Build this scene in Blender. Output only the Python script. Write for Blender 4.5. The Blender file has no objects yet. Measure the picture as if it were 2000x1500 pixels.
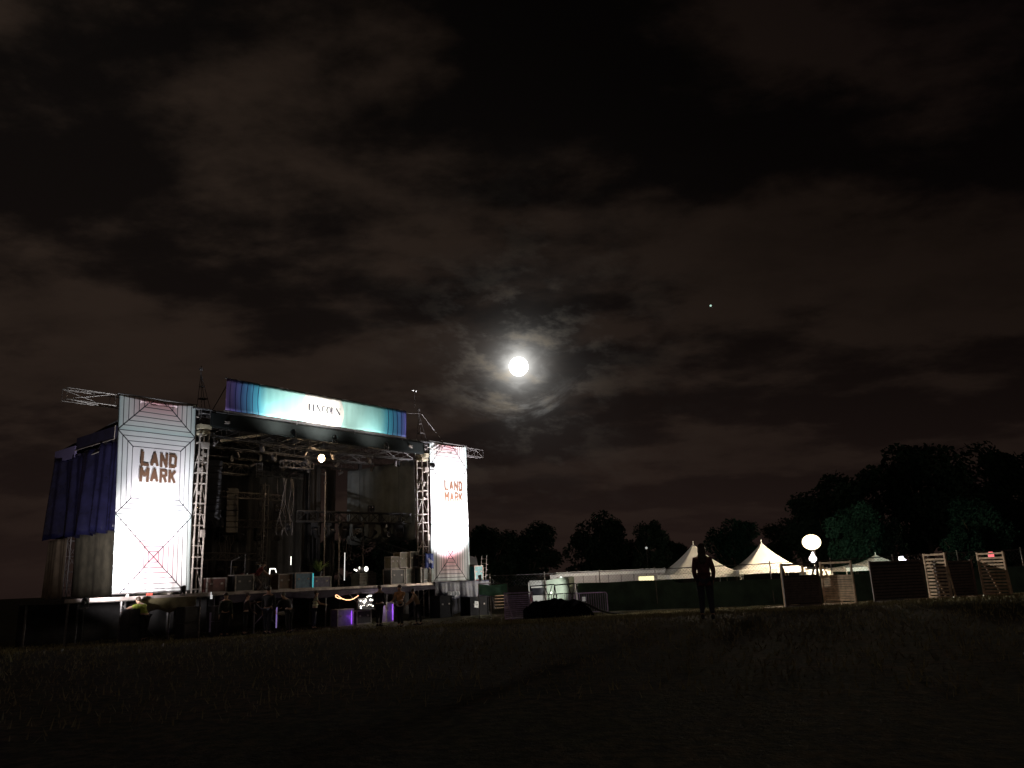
import bpy, bmesh, math, random
from mathutils import Vector, Matrix
random.seed(7)
sc = bpy.context.scene
COL = sc.collection
R = math.radians

# ------------------------------------------------------------------ camera
F_PX, PITCH, ROLL, CAM_Z = 1520.0, math.atan(377 / 1520.0), R(2.4), 1.95
cam_d = bpy.data.cameras.new('camera'); cam = bpy.data.objects.new('camera', cam_d); COL.objects.link(cam)
cp, sp = math.cos(PITCH), math.sin(PITCH)
_r0, _u0, _f = Vector((1, 0, 0)), Vector((0, -sp, cp)), Vector((0, cp, sp))
_up = _u0 * math.cos(ROLL) + _r0 * math.sin(ROLL)
_rt = _r0 * math.cos(ROLL) - _u0 * math.sin(ROLL)
m = Matrix.Identity(4)
for i in range(3):
    m[i][0], m[i][1], m[i][2] = _rt[i], _up[i], -_f[i]
m[2][3] = CAM_Z
cam.matrix_world = m
cam_d.sensor_width = 36; cam_d.lens = 36 * F_PX / 2000.0
cam_d.clip_start = 0.1; cam_d.clip_end = 9000
sc.camera = cam

# ------------------------------------------------------------------ render and exposure
sc.render.engine = 'CYCLES'
sc.cycles.use_denoising = True
sc.cycles.max_bounces = 6; sc.cycles.diffuse_bounces = 3; sc.cycles.glossy_bounces = 2
sc.cycles.transmission_bounces = 3; sc.cycles.volume_bounces = 0
sc.cycles.sample_clamp_indirect = 4.0
sc.cycles.caustics_reflective = False; sc.cycles.caustics_refractive = False
sc.view_settings.view_transform = 'Standard'; sc.view_settings.look = 'None'
sc.view_settings.exposure = 0; sc.view_settings.gamma = 1

# ------------------------------------------------------------------ small node expression helper
class E:
    """a socket or number inside a node tree, with arithmetic"""
    def __init__(s, nt, v): s.nt, s.v = nt, v
    def _m(s, op, *a, clamp=False):
        n = s.nt.nodes.new('ShaderNodeMath'); n.operation = op; n.use_clamp = clamp
        for i, x in enumerate((s,) + a):
            x = x.v if isinstance(x, E) else x
            if isinstance(x, (int, float)): n.inputs[i].default_value = x
            else: s.nt.links.new(x, n.inputs[i])
        return E(s.nt, n.outputs[0])
    def __add__(s, o): return s._m('ADD', o)
    def __sub__(s, o): return s._m('SUBTRACT', o)
    def __mul__(s, o): return s._m('MULTIPLY', o)
    def __truediv__(s, o): return s._m('DIVIDE', o)
    def abs(s): return s._m('ABSOLUTE')
    def mx(s, o): return s._m('MAXIMUM', o)
    def mn(s, o): return s._m('MINIMUM', o)
    def lt(s, o): return s._m('LESS_THAN', o)
    def gt(s, o): return s._m('GREATER_THAN', o)
    def fract(s): return s._m('FRACT')
    def pw(s, o): return s._m('POWER', o)
    def exp(s): return s._m('EXPONENT')
    def acos(s): return s._m('ARCCOSINE')
    def clamp(s): return s._m('ADD', 0.0, clamp=True)
    def sstep(s, a, b):
        n = s.nt.nodes.new('ShaderNodeMapRange'); n.interpolation_type = 'SMOOTHSTEP'
        s.nt.links.new(s.v, n.inputs[0]); n.inputs[1].default_value = a; n.inputs[2].default_value = b
        return E(s.nt, n.outputs[0])
def ramp(nt, fac, stops):
    n = nt.nodes.new('ShaderNodeValToRGB'); el = n.color_ramp.elements
    while len(el) < len(stops): el.new(0.5)
    for e, (p, c) in zip(el, stops): e.position = p; e.color = (*c, 1)
    nt.links.new(fac.v, n.inputs[0]); return n.outputs[0]
def mixc(nt, fac, a, b, mode='MIX'):
    n = nt.nodes.new('ShaderNodeMix'); n.data_type = 'RGBA'; n.blend_type = mode
    for s, x in ((n.inputs[0], fac), (n.inputs[6], a), (n.inputs[7], b)):
        x = x.v if isinstance(x, E) else x
        if isinstance(x, (int, float)): s.default_value = x
        elif isinstance(x, tuple): s.default_value = (*x, 1)
        else: nt.links.new(x, s)
    return n.outputs[2]
def noise(nt, vec, scale, detail=4, rough=0.55, dist=0.0):
    n = nt.nodes.new('ShaderNodeTexNoise'); n.inputs['Scale'].default_value = scale
    n.inputs['Detail'].default_value = detail; n.inputs['Roughness'].default_value = rough
    n.inputs['Distortion'].default_value = dist
    if vec is not None: nt.links.new(vec, n.inputs['Vector'])
    return E(nt, n.outputs[0])
def comb(nt, x, y, z):
    n = nt.nodes.new('ShaderNodeCombineXYZ')
    for s, a in zip(n.inputs, (x, y, z)):
        a = a.v if isinstance(a, E) else a
        if isinstance(a, (int, float)): s.default_value = a
        else: nt.links.new(a, s)
    return n.outputs[0]

# ------------------------------------------------------------------ night sky with moonlit cloud
MOON = Vector((0.0094791, 0.96502103, 0.26200107))
w = bpy.data.worlds.new('World'); sc.world = w; w.use_nodes = True
nt = w.node_tree; nt.nodes.clear()
tc = nt.nodes.new('ShaderNodeTexCoord'); sx = nt.nodes.new('ShaderNodeSeparateXYZ')
nt.links.new(tc.outputs['Generated'], sx.inputs[0])
X, Y, Z = (E(nt, s) for s in sx.outputs)
zz = Z.mx(0.0) + 0.20
px, py = X / zz, Y / zz
cv = comb(nt, px * 0.70 + py * 0.15, py * 1.05, 33.3)
n1 = noise(nt, cv, 1.7, 7, 0.50, 0.15)
n2 = noise(nt, comb(nt, px * 0.8, py, 9.1), 4.6, 8, 0.58, 0.1)
cl = (n1 * 0.70 + n2 * 0.30).sstep(0.455, 0.565)
cl = cl * (n2.sstep(0.25, 0.75) * 0.5 + 0.62)
glow = ((X * -0.72) + (Z * -1.05) + 1.05).clamp()          # town light: stronger to the left and low down
low = (Z * -4.5).exp()
base = mixc(nt, cl, (0.0026, 0.0023, 0.0021), (0.0215, 0.0145, 0.0105))
horizon = mixc(nt, low.clamp() * (Z.sstep(-0.05, 0.02)), base, (0.0160, 0.0092, 0.0076))
sky = mixc(nt, 1.0, horizon, ramp(nt, glow, [(0.0, (0.16, 0.14, 0.20)), (0.35, (0.42, 0.40, 0.40)), (0.8, (1, 1, 1))]), 'MULTIPLY')
sky = mixc(nt, Y.sstep(0.0, -0.6) * Z.sstep(0.75, 0.1), sky, (0.085, 0.066, 0.054))   # fill glow added behind the viewer to lift the dark foreground
dn = nt.nodes.new('ShaderNodeVectorMath'); dn.operation = 'DOT_PRODUCT'
nt.links.new(tc.outputs['Generated'], dn.inputs[0]); dn.inputs[1].default_value = MOON
ang = E(nt, dn.outputs['Value']).mn(1.0).acos()
# thin cloud in front of and round the moon scatters its light
wv = comb(nt, X * 5.5 + Z * 2.5, Z * 15.0 + (X * X) * -30.0, 2.2)
wisp = noise(nt, wv, 1.5, 7, 0.55, 0.35).sstep(0.46, 0.68)
big = noise(nt, comb(nt, X * 5.0, Z * 9.0, 5.7), 1.6, 4, 0.5, 0.2).sstep(0.40, 0.62)
n4 = noise(nt, comb(nt, X * 12.0, Z * 20.0, 7.7), 2.4, 6, 0.6, 0.5).sstep(0.45, 0.70)
near = (ang * -92.0).exp() * 2.2
rag = noise(nt, comb(nt, X * 9.0 + Z * 4.0, Z * 17.0, 3.3), 1.7, 9, 0.62, 0.1).sstep(0.47, 0.66)
mid = ((ang * ang) * -260.0).exp() * (rag * 0.115 + 0.026)
mid2 = ((ang * ang) * -1500.0).exp() * n4 * 0.30
far = ((ang * ang) * -45.0).exp() * (rag * 0.012 + big * 0.004 + 0.0015)
xr = X - MOON.x; zr = (Z - MOON.z) - (X - MOON.x) * 0.042; wob = (noise(nt, comb(nt, X * 16.0, Z * 16.0, 1.3), 2.2, 8, 0.62) - 0.5) * 0.050
lo_d = zr + 0.052 - (xr * xr) * 4.5 + wob
streak = noise(nt, comb(nt, X * 20.0, (Z - X * X * 5.0) * 90.0, 4.4), 1.0, 6, 0.65).sstep(0.42, 0.66)
arc_lo = ((lo_d / 0.012) * (lo_d / 0.012) * -1.0).exp() * ((xr * xr) * -420.0).exp() * (streak * 0.10 + 0.012)
halo = near + mid + mid2 + far + arc_lo
hc = mixc(nt, rag, (0.98, 0.97, 0.92), (1.0, 0.89, 0.72))
hm = nt.nodes.new('ShaderNodeVectorMath'); hm.operation = 'SCALE'
nt.links.new(hc, hm.inputs[0]); nt.links.new(halo.v, hm.inputs['Scale'])
ad = nt.nodes.new('ShaderNodeVectorMath'); ad.operation = 'ADD'
nt.links.new(sky, ad.inputs[0]); nt.links.new(hm.outputs[0], ad.inputs[1])
bg = nt.nodes.new('ShaderNodeBackground'); nt.links.new(ad.outputs[0], bg.inputs[0]); bg.inputs[1].default_value = 1.0
wo = nt.nodes.new('ShaderNodeOutputWorld'); nt.links.new(bg.outputs[0], wo.inputs[0])

# moonlight
ld = bpy.data.lights.new('moonlight', 'SUN'); ld.energy = 0.012; ld.angle = R(0.5); ld.color = (1.0, 0.96, 0.88)
lo = bpy.data.objects.new('moonlight', ld); COL.objects.link(lo)
lo.rotation_euler = (-MOON).to_track_quat('-Z', 'Y').to_euler()

# ------------------------------------------------------------------ stage frame: u along the front, v into the depth, z up
O = Vector((-13.563, 34.013, 0)); AZ = R(38.6); STAGE_RZ = R(90 - 38.6)
SU = Vector((math.sin(AZ), math.cos(AZ), 0)); SV = Vector((-math.cos(AZ), math.sin(AZ), 0))
def W(u, v, z): return O + SU * u + SV * v + Vector((0, 0, z))
def sm(a, b, x):
    t = min(1, max(0, (x - a) / (b - a))); return t * t * (3 - 2 * t)
def gz(x, y):
    xx = max(-20, min(20, x))
    return 0.92 * (1 - sm(14, 41, y - 0.25 * xx)) - 0.6 * sm(43, 56, y) - 0.02 * math.sin(x * .31) * math.cos(y * .27)

# ------------------------------------------------------------------ light helpers
def lamp(name, kind, loc, energy, color, parent=None, target=None, **kw):
    d = bpy.data.lights.new(name, kind); d.energy = energy; d.color = color
    for k, v in kw.items(): setattr(d, k, v)
    o = bpy.data.objects.new(name, d); COL.objects.link(o)
    if target is not None:
        q = (Vector(target) - Vector(loc)).to_track_quat('-Z', 'Y')
        o.rotation_euler = q.to_euler()
    o.location = loc
    if parent is not None:
        o.parent = parent
    return o

# ------------------------------------------------------------------ materials
MATS = {}
def mat(name, col, rough=0.7, metal=0.0, vary=0.25, scale=6.0, bump=0.0, emit=None, es=0.0, spec=0.5, trans=0.0):
    if name in MATS: return MATS[name]
    mm = bpy.data.materials.new(name); mm.use_nodes = True; nt = mm.node_tree
    b = nt.nodes['Principled BSDF']; out = nt.nodes['Material Output']
    b.inputs['Roughness'].default_value = rough; b.inputs['Metallic'].default_value = metal
    b.inputs['Specular IOR Level'].default_value = spec
    t = nt.nodes.new('ShaderNodeTexCoord')
    n = noise(nt, t.outputs['Object'], scale, 5, 0.6)
    dark = tuple(c * (1 - vary) for c in col); lite = tuple(min(1, c * (1 + vary)) for c in col)
    c = mixc(nt, n.sstep(0.3, 0.7), dark, lite)
    nt.links.new(c, b.inputs['Base Color'])
    if bump:
        bn = nt.nodes.new('ShaderNodeBump'); bn.inputs['Strength'].default_value = bump; bn.inputs['Distance'].default_value = 0.03
        n2 = noise(nt, t.outputs['Object'], scale * 3, 5, 0.6); nt.links.new(n2.v, bn.inputs['Height']); nt.links.new(bn.outputs[0], b.inputs['Normal'])
    if emit: b.inputs['Emission Color'].default_value = (*emit, 1); b.inputs['Emission Strength'].default_value = es
    if trans:
        tr = nt.nodes.new('ShaderNodeBsdfTranslucent'); nt.links.new(c, tr.inputs[0])
        mx = nt.nodes.new('ShaderNodeMixShader'); mx.inputs[0].default_value = trans
        nt.links.new(b.outputs[0], mx.inputs[1]); nt.links.new(tr.outputs[0], mx.inputs[2]); nt.links.new(mx.outputs[0], out.inputs[0])
    MATS[name] = mm; return mm
ALU = mat('aluminium', (0.30, 0.265, 0.24), 0.5, 0.2, 0.3, 9, 0.1)
STEEL = mat('dull_steel', (0.11, 0.10, 0.10), 0.5, 0.2, 0.35, 8, 0.1)
RSTEEL = mat('roof_steel', (0.045, 0.042, 0.040), 0.5, 0.2, 0.35, 8)
BLACK = mat('black_paint', (0.020, 0.020, 0.022), 0.45, 0, 0.4, 10)
RUBBER = mat('rubber', (0.02, 0.02, 0.02), 0.8)
DRAPE = mat('black_drape', (0.022, 0.020, 0.020), 0.9, 0, 0.4, 2)
GREYCLOTH = mat('grey_scrim', (0.17, 0.19, 0.195), 0.9, 0, 0.2, 1.2, trans=0.2)
BLUETARP = mat('blue_tarpaulin', (0.010, 0.010, 0.034), 0.20, 0, 0.35, 1.6, 0.9, trans=0.1)
NAVYTARP = mat('navy_tarpaulin', (0.012, 0.014, 0.040), 0.55, 0, 0.4, 3, 0.5)
CANVAS = mat('grey_canvas', (0.075, 0.065, 0.045), 0.85, 0, 0.3, 2, 0.3)
DECKM = mat('deck_board', (0.05, 0.045, 0.04), 0.7, 0, 0.4, 3)
TENTM = mat('white_vinyl', (0.78, 0.76, 0.70), 0.55, 0, 0.06, 1.0, 0.1, trans=0.25)
WOOD = mat('plywood', (0.22, 0.13, 0.06), 0.7, 0, 0.3, 5)
WHITE = mat('white_panel', (0.72, 0.71, 0.68), 0.5, 0, 0.08, 2)
GREYPANEL = mat('grey_siding', (0.42, 0.38, 0.36), 0.6, 0, 0.12, 1.5)
GREENMESH = mat('green_screen', (0.065, 0.115, 0.080), 0.8, 0, 0.35, 1.3, 0.4)
BRIGHTGREEN = mat('pale_green_sheet', (0.12, 0.34, 0.20), 0.6, 0, 0.3, 2, 0.5)
GLASS = mat('lens_glass', (0.25, 0.25, 0.28), 0.08, 0.9, 0.1)
SKIN = mat('skin', (0.42, 0.25, 0.17), 0.55, 0, 0.1)
HAIRM = mat('dark_hair', (0.03, 0.018, 0.012), 0.5, 0, 0.4, 20)

# ------------------------------------------------------------------ mesh helpers
def tagit(o, label=None, cat=None, group=None, kind=None):
    for k, v in (('label', label), ('category', cat), ('group', group), ('kind', kind)):
        if v: o[k] = v
    return o
def thing(name, label, cat, loc=(0, 0, 0), rz=0.0, group=None):
    o = bpy.data.objects.new(name, None); COL.objects.link(o); o.empty_display_size = 0.2
    o.location = loc; o.rotation_euler = (0, 0, rz); return tagit(o, label, cat, group)
def part(name, bm, mt, parent=None, smooth=False, loc=None, rz=None):
    me = bpy.data.meshes.new(name); bm.normal_update(); bm.to_mesh(me); bm.free()
    for x in (mt if isinstance(mt, (list, tuple)) else (mt,)): me.materials.append(x)
    if smooth:
        for p in me.polygons: p.use_smooth = True
    o = bpy.data.objects.new(name, me); COL.objects.link(o)
    if parent is not None: o.parent = parent
    if loc is not None: o.location = loc
    if rz is not None: o.rotation_euler = (0, 0, rz)
    return o
def B(): return bmesh.new()
def box(bm, c, s, rot=None, mi=0, bevel=0.0):
    r = bmesh.ops.create_cube(bm, size=1.0); vs = r['verts']
    M = Matrix.Translation(Vector(c)) @ (rot or Matrix.Identity(4)) @ Matrix.Diagonal((*s, 1))
    bmesh.ops.transform(bm, matrix=M, verts=vs)
    fs = {f for v in vs for f in v.link_faces}
    for f in fs: f.material_index = mi
    if bevel:
        es = {e for v in vs for e in v.link_edges}
        bmesh.ops.bevel(bm, geom=list(es), offset=bevel, segments=2, affect='EDGES')
    return bm
def bx(bm, x0, x1, y0, y1, z0, z1, mi=0, bevel=0.0):
    return box(bm, ((x0 + x1) / 2, (y0 + y1) / 2, (z0 + z1) / 2), (abs(x1 - x0), abs(y1 - y0), abs(z1 - z0)), None, mi, bevel)
def bar(bm, a, b, r, n=6, r2=None, mi=0):
    a, b = Vector(a), Vector(b); d = b - a; L = d.length
    if L < 1e-6: return bm
    res = bmesh.ops.create_cone(bm, cap_ends=True, segments=n, radius1=r, radius2=r if r2 is None else r2, depth=L)
    M = Matrix.Translation((a + b) / 2) @ d.to_track_quat('Z', 'Y').to_matrix().to_4x4()
    bmesh.ops.transform(bm, matrix=M, verts=res['verts'])
    for f in {f for v in res['verts'] for f in v.link_faces}: f.material_index = mi
    return bm
def tube(bm, pts, r, n=6):
    for a, b in zip(pts, pts[1:]): bar(bm, a, b, r, n)
    return bm
def ball(bm, c, r, s=(1, 1, 1), sub=2, mi=0, rot=None):
    res = bmesh.ops.create_icosphere(bm, subdivisions=sub, radius=r)
    M = Matrix.Translation(Vector(c)) @ (rot or Matrix.Identity(4)) @ Matrix.Diagonal((*s, 1))
    bmesh.ops.transform(bm, matrix=M, verts=res['verts'])
    for f in {f for v in res['verts'] for f in v.link_faces}: f.material_index = mi; f.smooth = True
    return bm
def truss(bm, a, b, w=0.3, step=0.5, r=0.022, up=Vector((0, 0, 1)), tri=False):
    """box truss of four chords with rungs and diagonals"""
    a, b = Vector(a), Vector(b); d = (b - a); L = d.length; d.normalize()
    s = d.cross(up)
    if s.length < 0.1: s = Vector((1, 0, 0))
    s.normalize(); t = s.cross(d).normalized(); h = w / 2
    cs = [s * h + t * h, s * -h + t * h, s * -h - t * h, s * h - t * h]
    if tri: cs = [s * h - t * h, s * -h - t * h, t * h]
    for c in cs: bar(bm, a + c, b + c, r, 6)
    n = max(1, round(L / step)); k = len(cs)
    for i in range(n + 1):
        p = a + d * (L * i / n)
        for j in range(k):
            bar(bm, p + cs[j], p + cs[(j + 1) % k], r * 0.6, 4)
            if i < n:
                q = a + d * (L * (i + 1) / n)
                if (i + j) % 2: bar(bm, p + cs[j], q + cs[(j + 1) % k], r * 0.55, 4)
                else: bar(bm, p + cs[(j + 1) % k], q + cs[j], r * 0.55, 4)
    return bm
def cloth(nu, nv, fn, thick=0.0, uvfn=None):
    """a grid surface fn(s,t) -> point, s,t in 0..1"""
    bm = B(); g = [[bm.verts.new(fn(i / nu, j / nv)) for j in range(nv + 1)] for i in range(nu + 1)]
    uvl = bm.loops.layers.uv.new('UVMap') if uvfn else None
    for i in range(nu):
        for j in range(nv):
            f = bm.faces.new((g[i][j], g[i + 1][j], g[i + 1][j + 1], g[i][j + 1])); f.smooth = True
            if uvl:
                for lp, (a, b) in zip(f.loops, ((i, j), (i + 1, j), (i + 1, j + 1), (i, j + 1))):
                    lp[uvl].uv = uvfn(a / nu, b / nv)
    return bm
def solid(o, t=0.006):
    md = o.modifiers.new('thickness', 'SOLIDIFY'); md.thickness = t; return o

# ================================================================== SETTING
bm = B(); rings = [0.0] + [0.6 * 1.085 ** i for i in range(0, 108)]; NS = 128
prev = None; cz = bm.verts.new((0, 0, gz(0, 0)))
for r_ in rings[1:]:
    if r_ > 4000: break
    cur = []
    for k in range(NS):
        a = 2 * math.pi * k / NS; x, y = r_ * math.cos(a), r_ * math.sin(a)
        cur.append(bm.verts.new((x, y, gz(x, y))))
    for k in range(NS):
        k2 = (k + 1) % NS
        if prev is None: bm.faces.new((cz, cur[k], cur[k2]))
        else: bm.faces.new((prev[k], cur[k], cur[k2], prev[k2]))
    prev = cur
gm = bpy.data.materials.new('grass_field'); gm.use_nodes = True; nt = gm.node_tree; b = nt.nodes['Principled BSDF']
t = nt.nodes.new('ShaderNodeTexCoord').outputs['Object']
a1 = noise(nt, t, 0.35, 5, 0.6); a2 = noise(nt, t, 9.0, 6, 0.65)
c = mixc(nt, a1.sstep(0.35, 0.65), (0.075, 0.070, 0.028), (0.115, 0.085, 0.042))
c = mixc(nt, a2.sstep(0.35, 0.7), (0.03, 0.032, 0.014), c)
nt.links.new(c, b.inputs['Base Color']); b.inputs['Roughness'].default_value = 0.95; b.inputs['Specular IOR Level'].default_value = 0.15
bn = nt.nodes.new('ShaderNodeBump'); bn.inputs['Strength'].default_value = 0.9; bn.inputs['Distance'].default_value = 0.06
nt.links.new((a2 + noise(nt, t, 30, 4, 0.6) * 0.6).v, bn.inputs['Height']); nt.links.new(bn.outputs[0], b.inputs['Normal'])
tagit(part('grass_field', bm, gm, smooth=True), 'trampled dark grass field in front of the stage', 'ground', kind='structure')

bm = B()
for i in range(26000):
    d_ = 7 + 33 * random.random() ** 0.8; a = R(random.uniform(-38, 38)); x, y = d_ * math.sin(a), d_ * math.cos(a); z = gz(x, y)
    h = random.uniform(0.03, 0.09) * (1 + (random.random() < 0.05)); th = random.uniform(0, 6.28); wd = 0.006 + 0.0004 * d_
    dx, dy = math.cos(th) * wd, math.sin(th) * wd; lx, ly = random.gauss(0, .03), random.gauss(0, .03)
    bm.faces.new([bm.verts.new(p) for p in ((x - dx, y - dy, z - .01), (x + dx, y + dy, z - .01), (x + lx, y + ly, z + h))])
for i in range(52000):
    x, y = random.uniform(-3, 27), random.uniform(21, 41.5); z = gz(x, y)
    h = random.uniform(0.03, 0.075); th = random.uniform(0, 6.28); dx, dy = math.cos(th) * .013, math.sin(th) * .013; lx, ly = random.gauss(0, .03), random.gauss(0, .03)
    bm.faces.new([bm.verts.new(p) for p in ((x - dx, y - dy, z - .01), (x + dx, y + dy, z - .01), (x + lx, y + ly, z + h))])
tagit(part('grass', bm, mat('grass_blade', (0.22, 0.19, 0.085), 0.8, 0, 0.4, 0.7)), 'short worn grass growing over the field', 'grass', kind='stuff')

# moon and star
bm = B(); ball(bm, (0, 0, 0), 24.5, sub=4)
MO = mat('moon_surface', (0.8, 0.8, 0.78), 0.9, emit=(1.0, 0.99, 0.94), es=9.0)
tagit(part('moon', bm, MO, loc=tuple(Vector((0, 0, CAM_Z)) + MOON * 2000)), 'full glowing white moon behind thin cloud', 'moon')
for dr, r_, lb, es in (((0.25001324, 0.915129, 0.31627883), 2.6, 'small pale green star right of the moon', 0.9),):
    bm = B(); ball(bm, (0, 0, 0), r_, sub=2)
    tagit(part('star', bm, mat('star_glow', (0, 0, 0), emit=(0.6, 0.9, 0.75), es=es), loc=tuple(Vector(dr) * 2000 + Vector((0, 0, CAM_Z)))), lb, 'star')

# ================================================================== STAGE
st = thing('festival_stage', 'open air concert stage with lattice towers, raised deck and dark roof', 'stage', O, STAGE_RZ)
bm = B(); bx(bm, -5.7, 17.9, -0.8, 3.6, 1.66, 1.80); bx(bm, -1.2, 14.0, 3.61, 12.2, 1.66, 1.80)
deck = part('deck', bm, DECKM, st)
bm = B(); bx(bm, -5.72, 17.92, -0.86, -0.803, 1.70, 1.83); part('edge_trim', bm, mat('scuffed_trim', (0.42, 0.36, 0.34), 0.4, 0.5, 0.5, 1.5, 0.2), deck)
for i in range(13):
    for v in ((-0.6, 3.2) if i < 3 else (-0.6, 3.2, 8.0)):
        u = -5.5 + i * 1.93
        bm = B(); bar(bm, (u, v, -0.1), (u, v, 1.66), 0.04, 6); box(bm, (u, v, 0.02), (0.25, 0.25, 0.06)); part('deck_leg', bm, STEEL, st)
for u in (-3.6, 2.0, 7.4, 11.5, 16.0):
    bm = B(); bar(bm, (u, -0.55, 0.15), (u + 1.6, -0.55, 1.6), 0.022); bar(bm, (u + 1.6, -0.55, 0.15), (u, -0.55, 1.6), 0.022); part('deck_brace', bm, STEEL, st)

def tower(u0, v0, side):
    bm = B(); w_ = 0.42
    cs = [(u0 - w_ / 2, v0 - w_ / 2), (u0 + w_ / 2, v0 - w_ / 2), (u0 + w_ / 2, v0 + w_ / 2), (u0 - w_ / 2, v0 + w_ / 2)]
    for (x, y) in cs: bar(bm, (x, y, 0.0), (x, y, 8.85), 0.036, 8)
    z = 2.0; k = 0
    while z < 8.8:
        for j in range(4):
            a, b_ = cs[j], cs[(j + 1) % 4]
            bar(bm, (*a, z), (*b_, z), 0.026, 6)
            if k % 2 == 0 and z < 8.2 and j % 2: bar(bm, (*a, z), (*b_, z + 0.9), 0.018, 5)
        z += 0.47 if k % 3 else 0.86; k += 1
    tw = part('tower', bm, ALU, st)
    bm = B(); box(bm, (u0, v0, 8.95), (0.56, 0.56, 0.2)); box(bm, (u0, v0, 8.70), (0.5, 0.5, 0.12)); part('tower_cap', bm, mat('zinc', (0.5, 0.45, 0.33), 0.5, 0.4), tw)
    # head block frame and peak above the cap
    bm = B()
    top = (u0 + side * 0.25, v0, 11.5)
    for (x, y) in cs: bar(bm, (x, y, 9.05), (x, y, 9.75), 0.022)
    for z in (9.3, 9.55, 9.75):
        for j in range(4): bar(bm, (*cs[j], z), (*cs[(j + 1) % 4], z), 0.02)
    part('head_frame', bm, STEEL, tw)
    bm = B()
    for (x, y) in cs: bar(bm, (x, y, 9.75), (u0 - 0.22, v0, 11.4), 0.014)
    for z, q in ((10.25, .32), (10.8, .18)):
        box(bm, (u0 - .22 * (z - 9.75) / 1.65, v0, z), (q, q, 0.04))
    bar(bm, (u0 - .22, v0, 11.3), (u0 - .22, v0, 11.75), 0.02); box(bm, (u0 - .22, v0, 11.6), (0.12, 0.12, 0.1))
    part('mast', bm, STEEL, tw)
    for i in range(9):
        a = random.uniform(-.25, .25); z = 5.6 + random.random() * 3; c_, s_ = (u0 + a, v0 - 0.26, z), (0.1, 0.08, 0.14)
        if i == 7: c_, s_ = (u0 + .1, v0 - 0.30, 4.3), (0.16, 0.14, 0.32)
        if i == 8: c_, s_ = (u0, v0 - 0.3, 8.1), (0.3, 0.2, 0.24)
        bm = B(); box(bm, c_, s_); part('clamp_fitting', bm, ALU, tw)
    return tw
tl = tower(-0.27, 0.1, -1); tr = tower(13.28, 0.1, 1)
# struts reaching forward and sideways from each tower head
for tw, u0, dirs in ((tl, -0.27, ((0.95, -0.5, 9.22),)), (tr, 13.28, ((-1.45, -0.5, 9.30), (1.9, -0.5, 9.25)))):
    for du, dv, z in dirs:
        bm = B(); s = 1 if du > 0 else -1; tip = Vector((u0 + du, 0.1 + dv, z))
        for y in (-0.1, 0.3):
            bar(bm, (u0 + s * .2, y, 9.45), tip, 0.022); bar(bm, (u0 + s * .2, y, 8.95), tip, 0.022)
        for q in (0.3, 0.62):
            p1 = Vector((u0 + s * .2, -0.1, 9.45)).lerp(tip, q); p2 = Vector((u0 + s * .2, -0.1, 8.95)).lerp(tip, max(0, q - .2)); bar(bm, p1, p2, 0.016)
        box(bm, tip, (0.1, 0.1, 0.1)); part('outrigger', bm, ALU, tw)
# banner booms
bm = B(); truss(bm, (-6.0, 0.28, 9.62), (-0.5, 0.28, 9.62), 0.46, 1.85, 0.022); part('banner_boom', bm, ALU, st)
bm = B(); truss(bm, (13.5, 0.28, 9.62), (18.6, 0.28, 9.55), 0.46, 0.85, 0.02); part('banner_boom', bm, STEEL, st)
bm = B(); bar(bm, (13.3, 0.1, 11.4), (15.4, 0.28, 9.85), 0.014); bar(bm, (13.2, 0.1, 11.4), (11.8, -0.2, 11.2), 0.012); part('stay_wire', bm, STEEL, st)
# roof: fascia, skin, grid
bm = B(); bx(bm, -0.1, 13.1, -0.35, -0.18, 8.95, 9.62, bevel=0.05)
roof = part('roof_fascia', bm, mat('roof_vinyl_teal', (0.014, 0.017, 0.017), 0.9, 0, 0.25, 0.8, 0.2, spec=.1), st)
bm = B()
for (v0, v1, za, zb) in ((-0.17, 7.0, 9.75, 10.35), (7.0, 13.8, 10.35, 9.65)):
    vs = [bm.verts.new(p) for p in ((-0.85, v0, za), (13.85, v0, za), (13.85, v1, zb), (-0.85, v1, zb))]; bm.faces.new(vs)
solid(part('roof_skin', bm, mat('roof_vinyl', (0.05, 0.05, 0.055), 0.7, 0, 0.3, 1), st), 0.05)
bm = B()
for v in (0.5, 3.0, 5.5, 8.0, 10.5): truss(bm, (0.1, v, 8.9), (12.9, v, 8.9), 0.4, 0.9, 0.022)
part('roof_truss', bm, RSTEEL, st)
bm = B()
for u in (1.8, 4.2, 6.6, 9.0, 11.4): truss(bm, (u, 0.3, 9.25), (u, 11.5, 9.25), 0.3, 1.1, 0.018)
part('roof_rafter', bm, RSTEEL, st)
bm = B(); bx(bm, 1.15, 3.5, 1.9, 2.0, 8.56, 8.66); 
mm_ = Matrix.Rotation(R(-14), 4, 'Y')
bm.free(); bm = B(); box(bm, (2.35, 0.9, 8.92), (2.5, 0.12, 0.12), mm_); part('lit_strut', bm, mat('lit_yellow_alu', (0.55, 0.45, 0.30), 0.5, 0.1), st)  # light falling on the strut is put into its pale yellow colour
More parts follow.
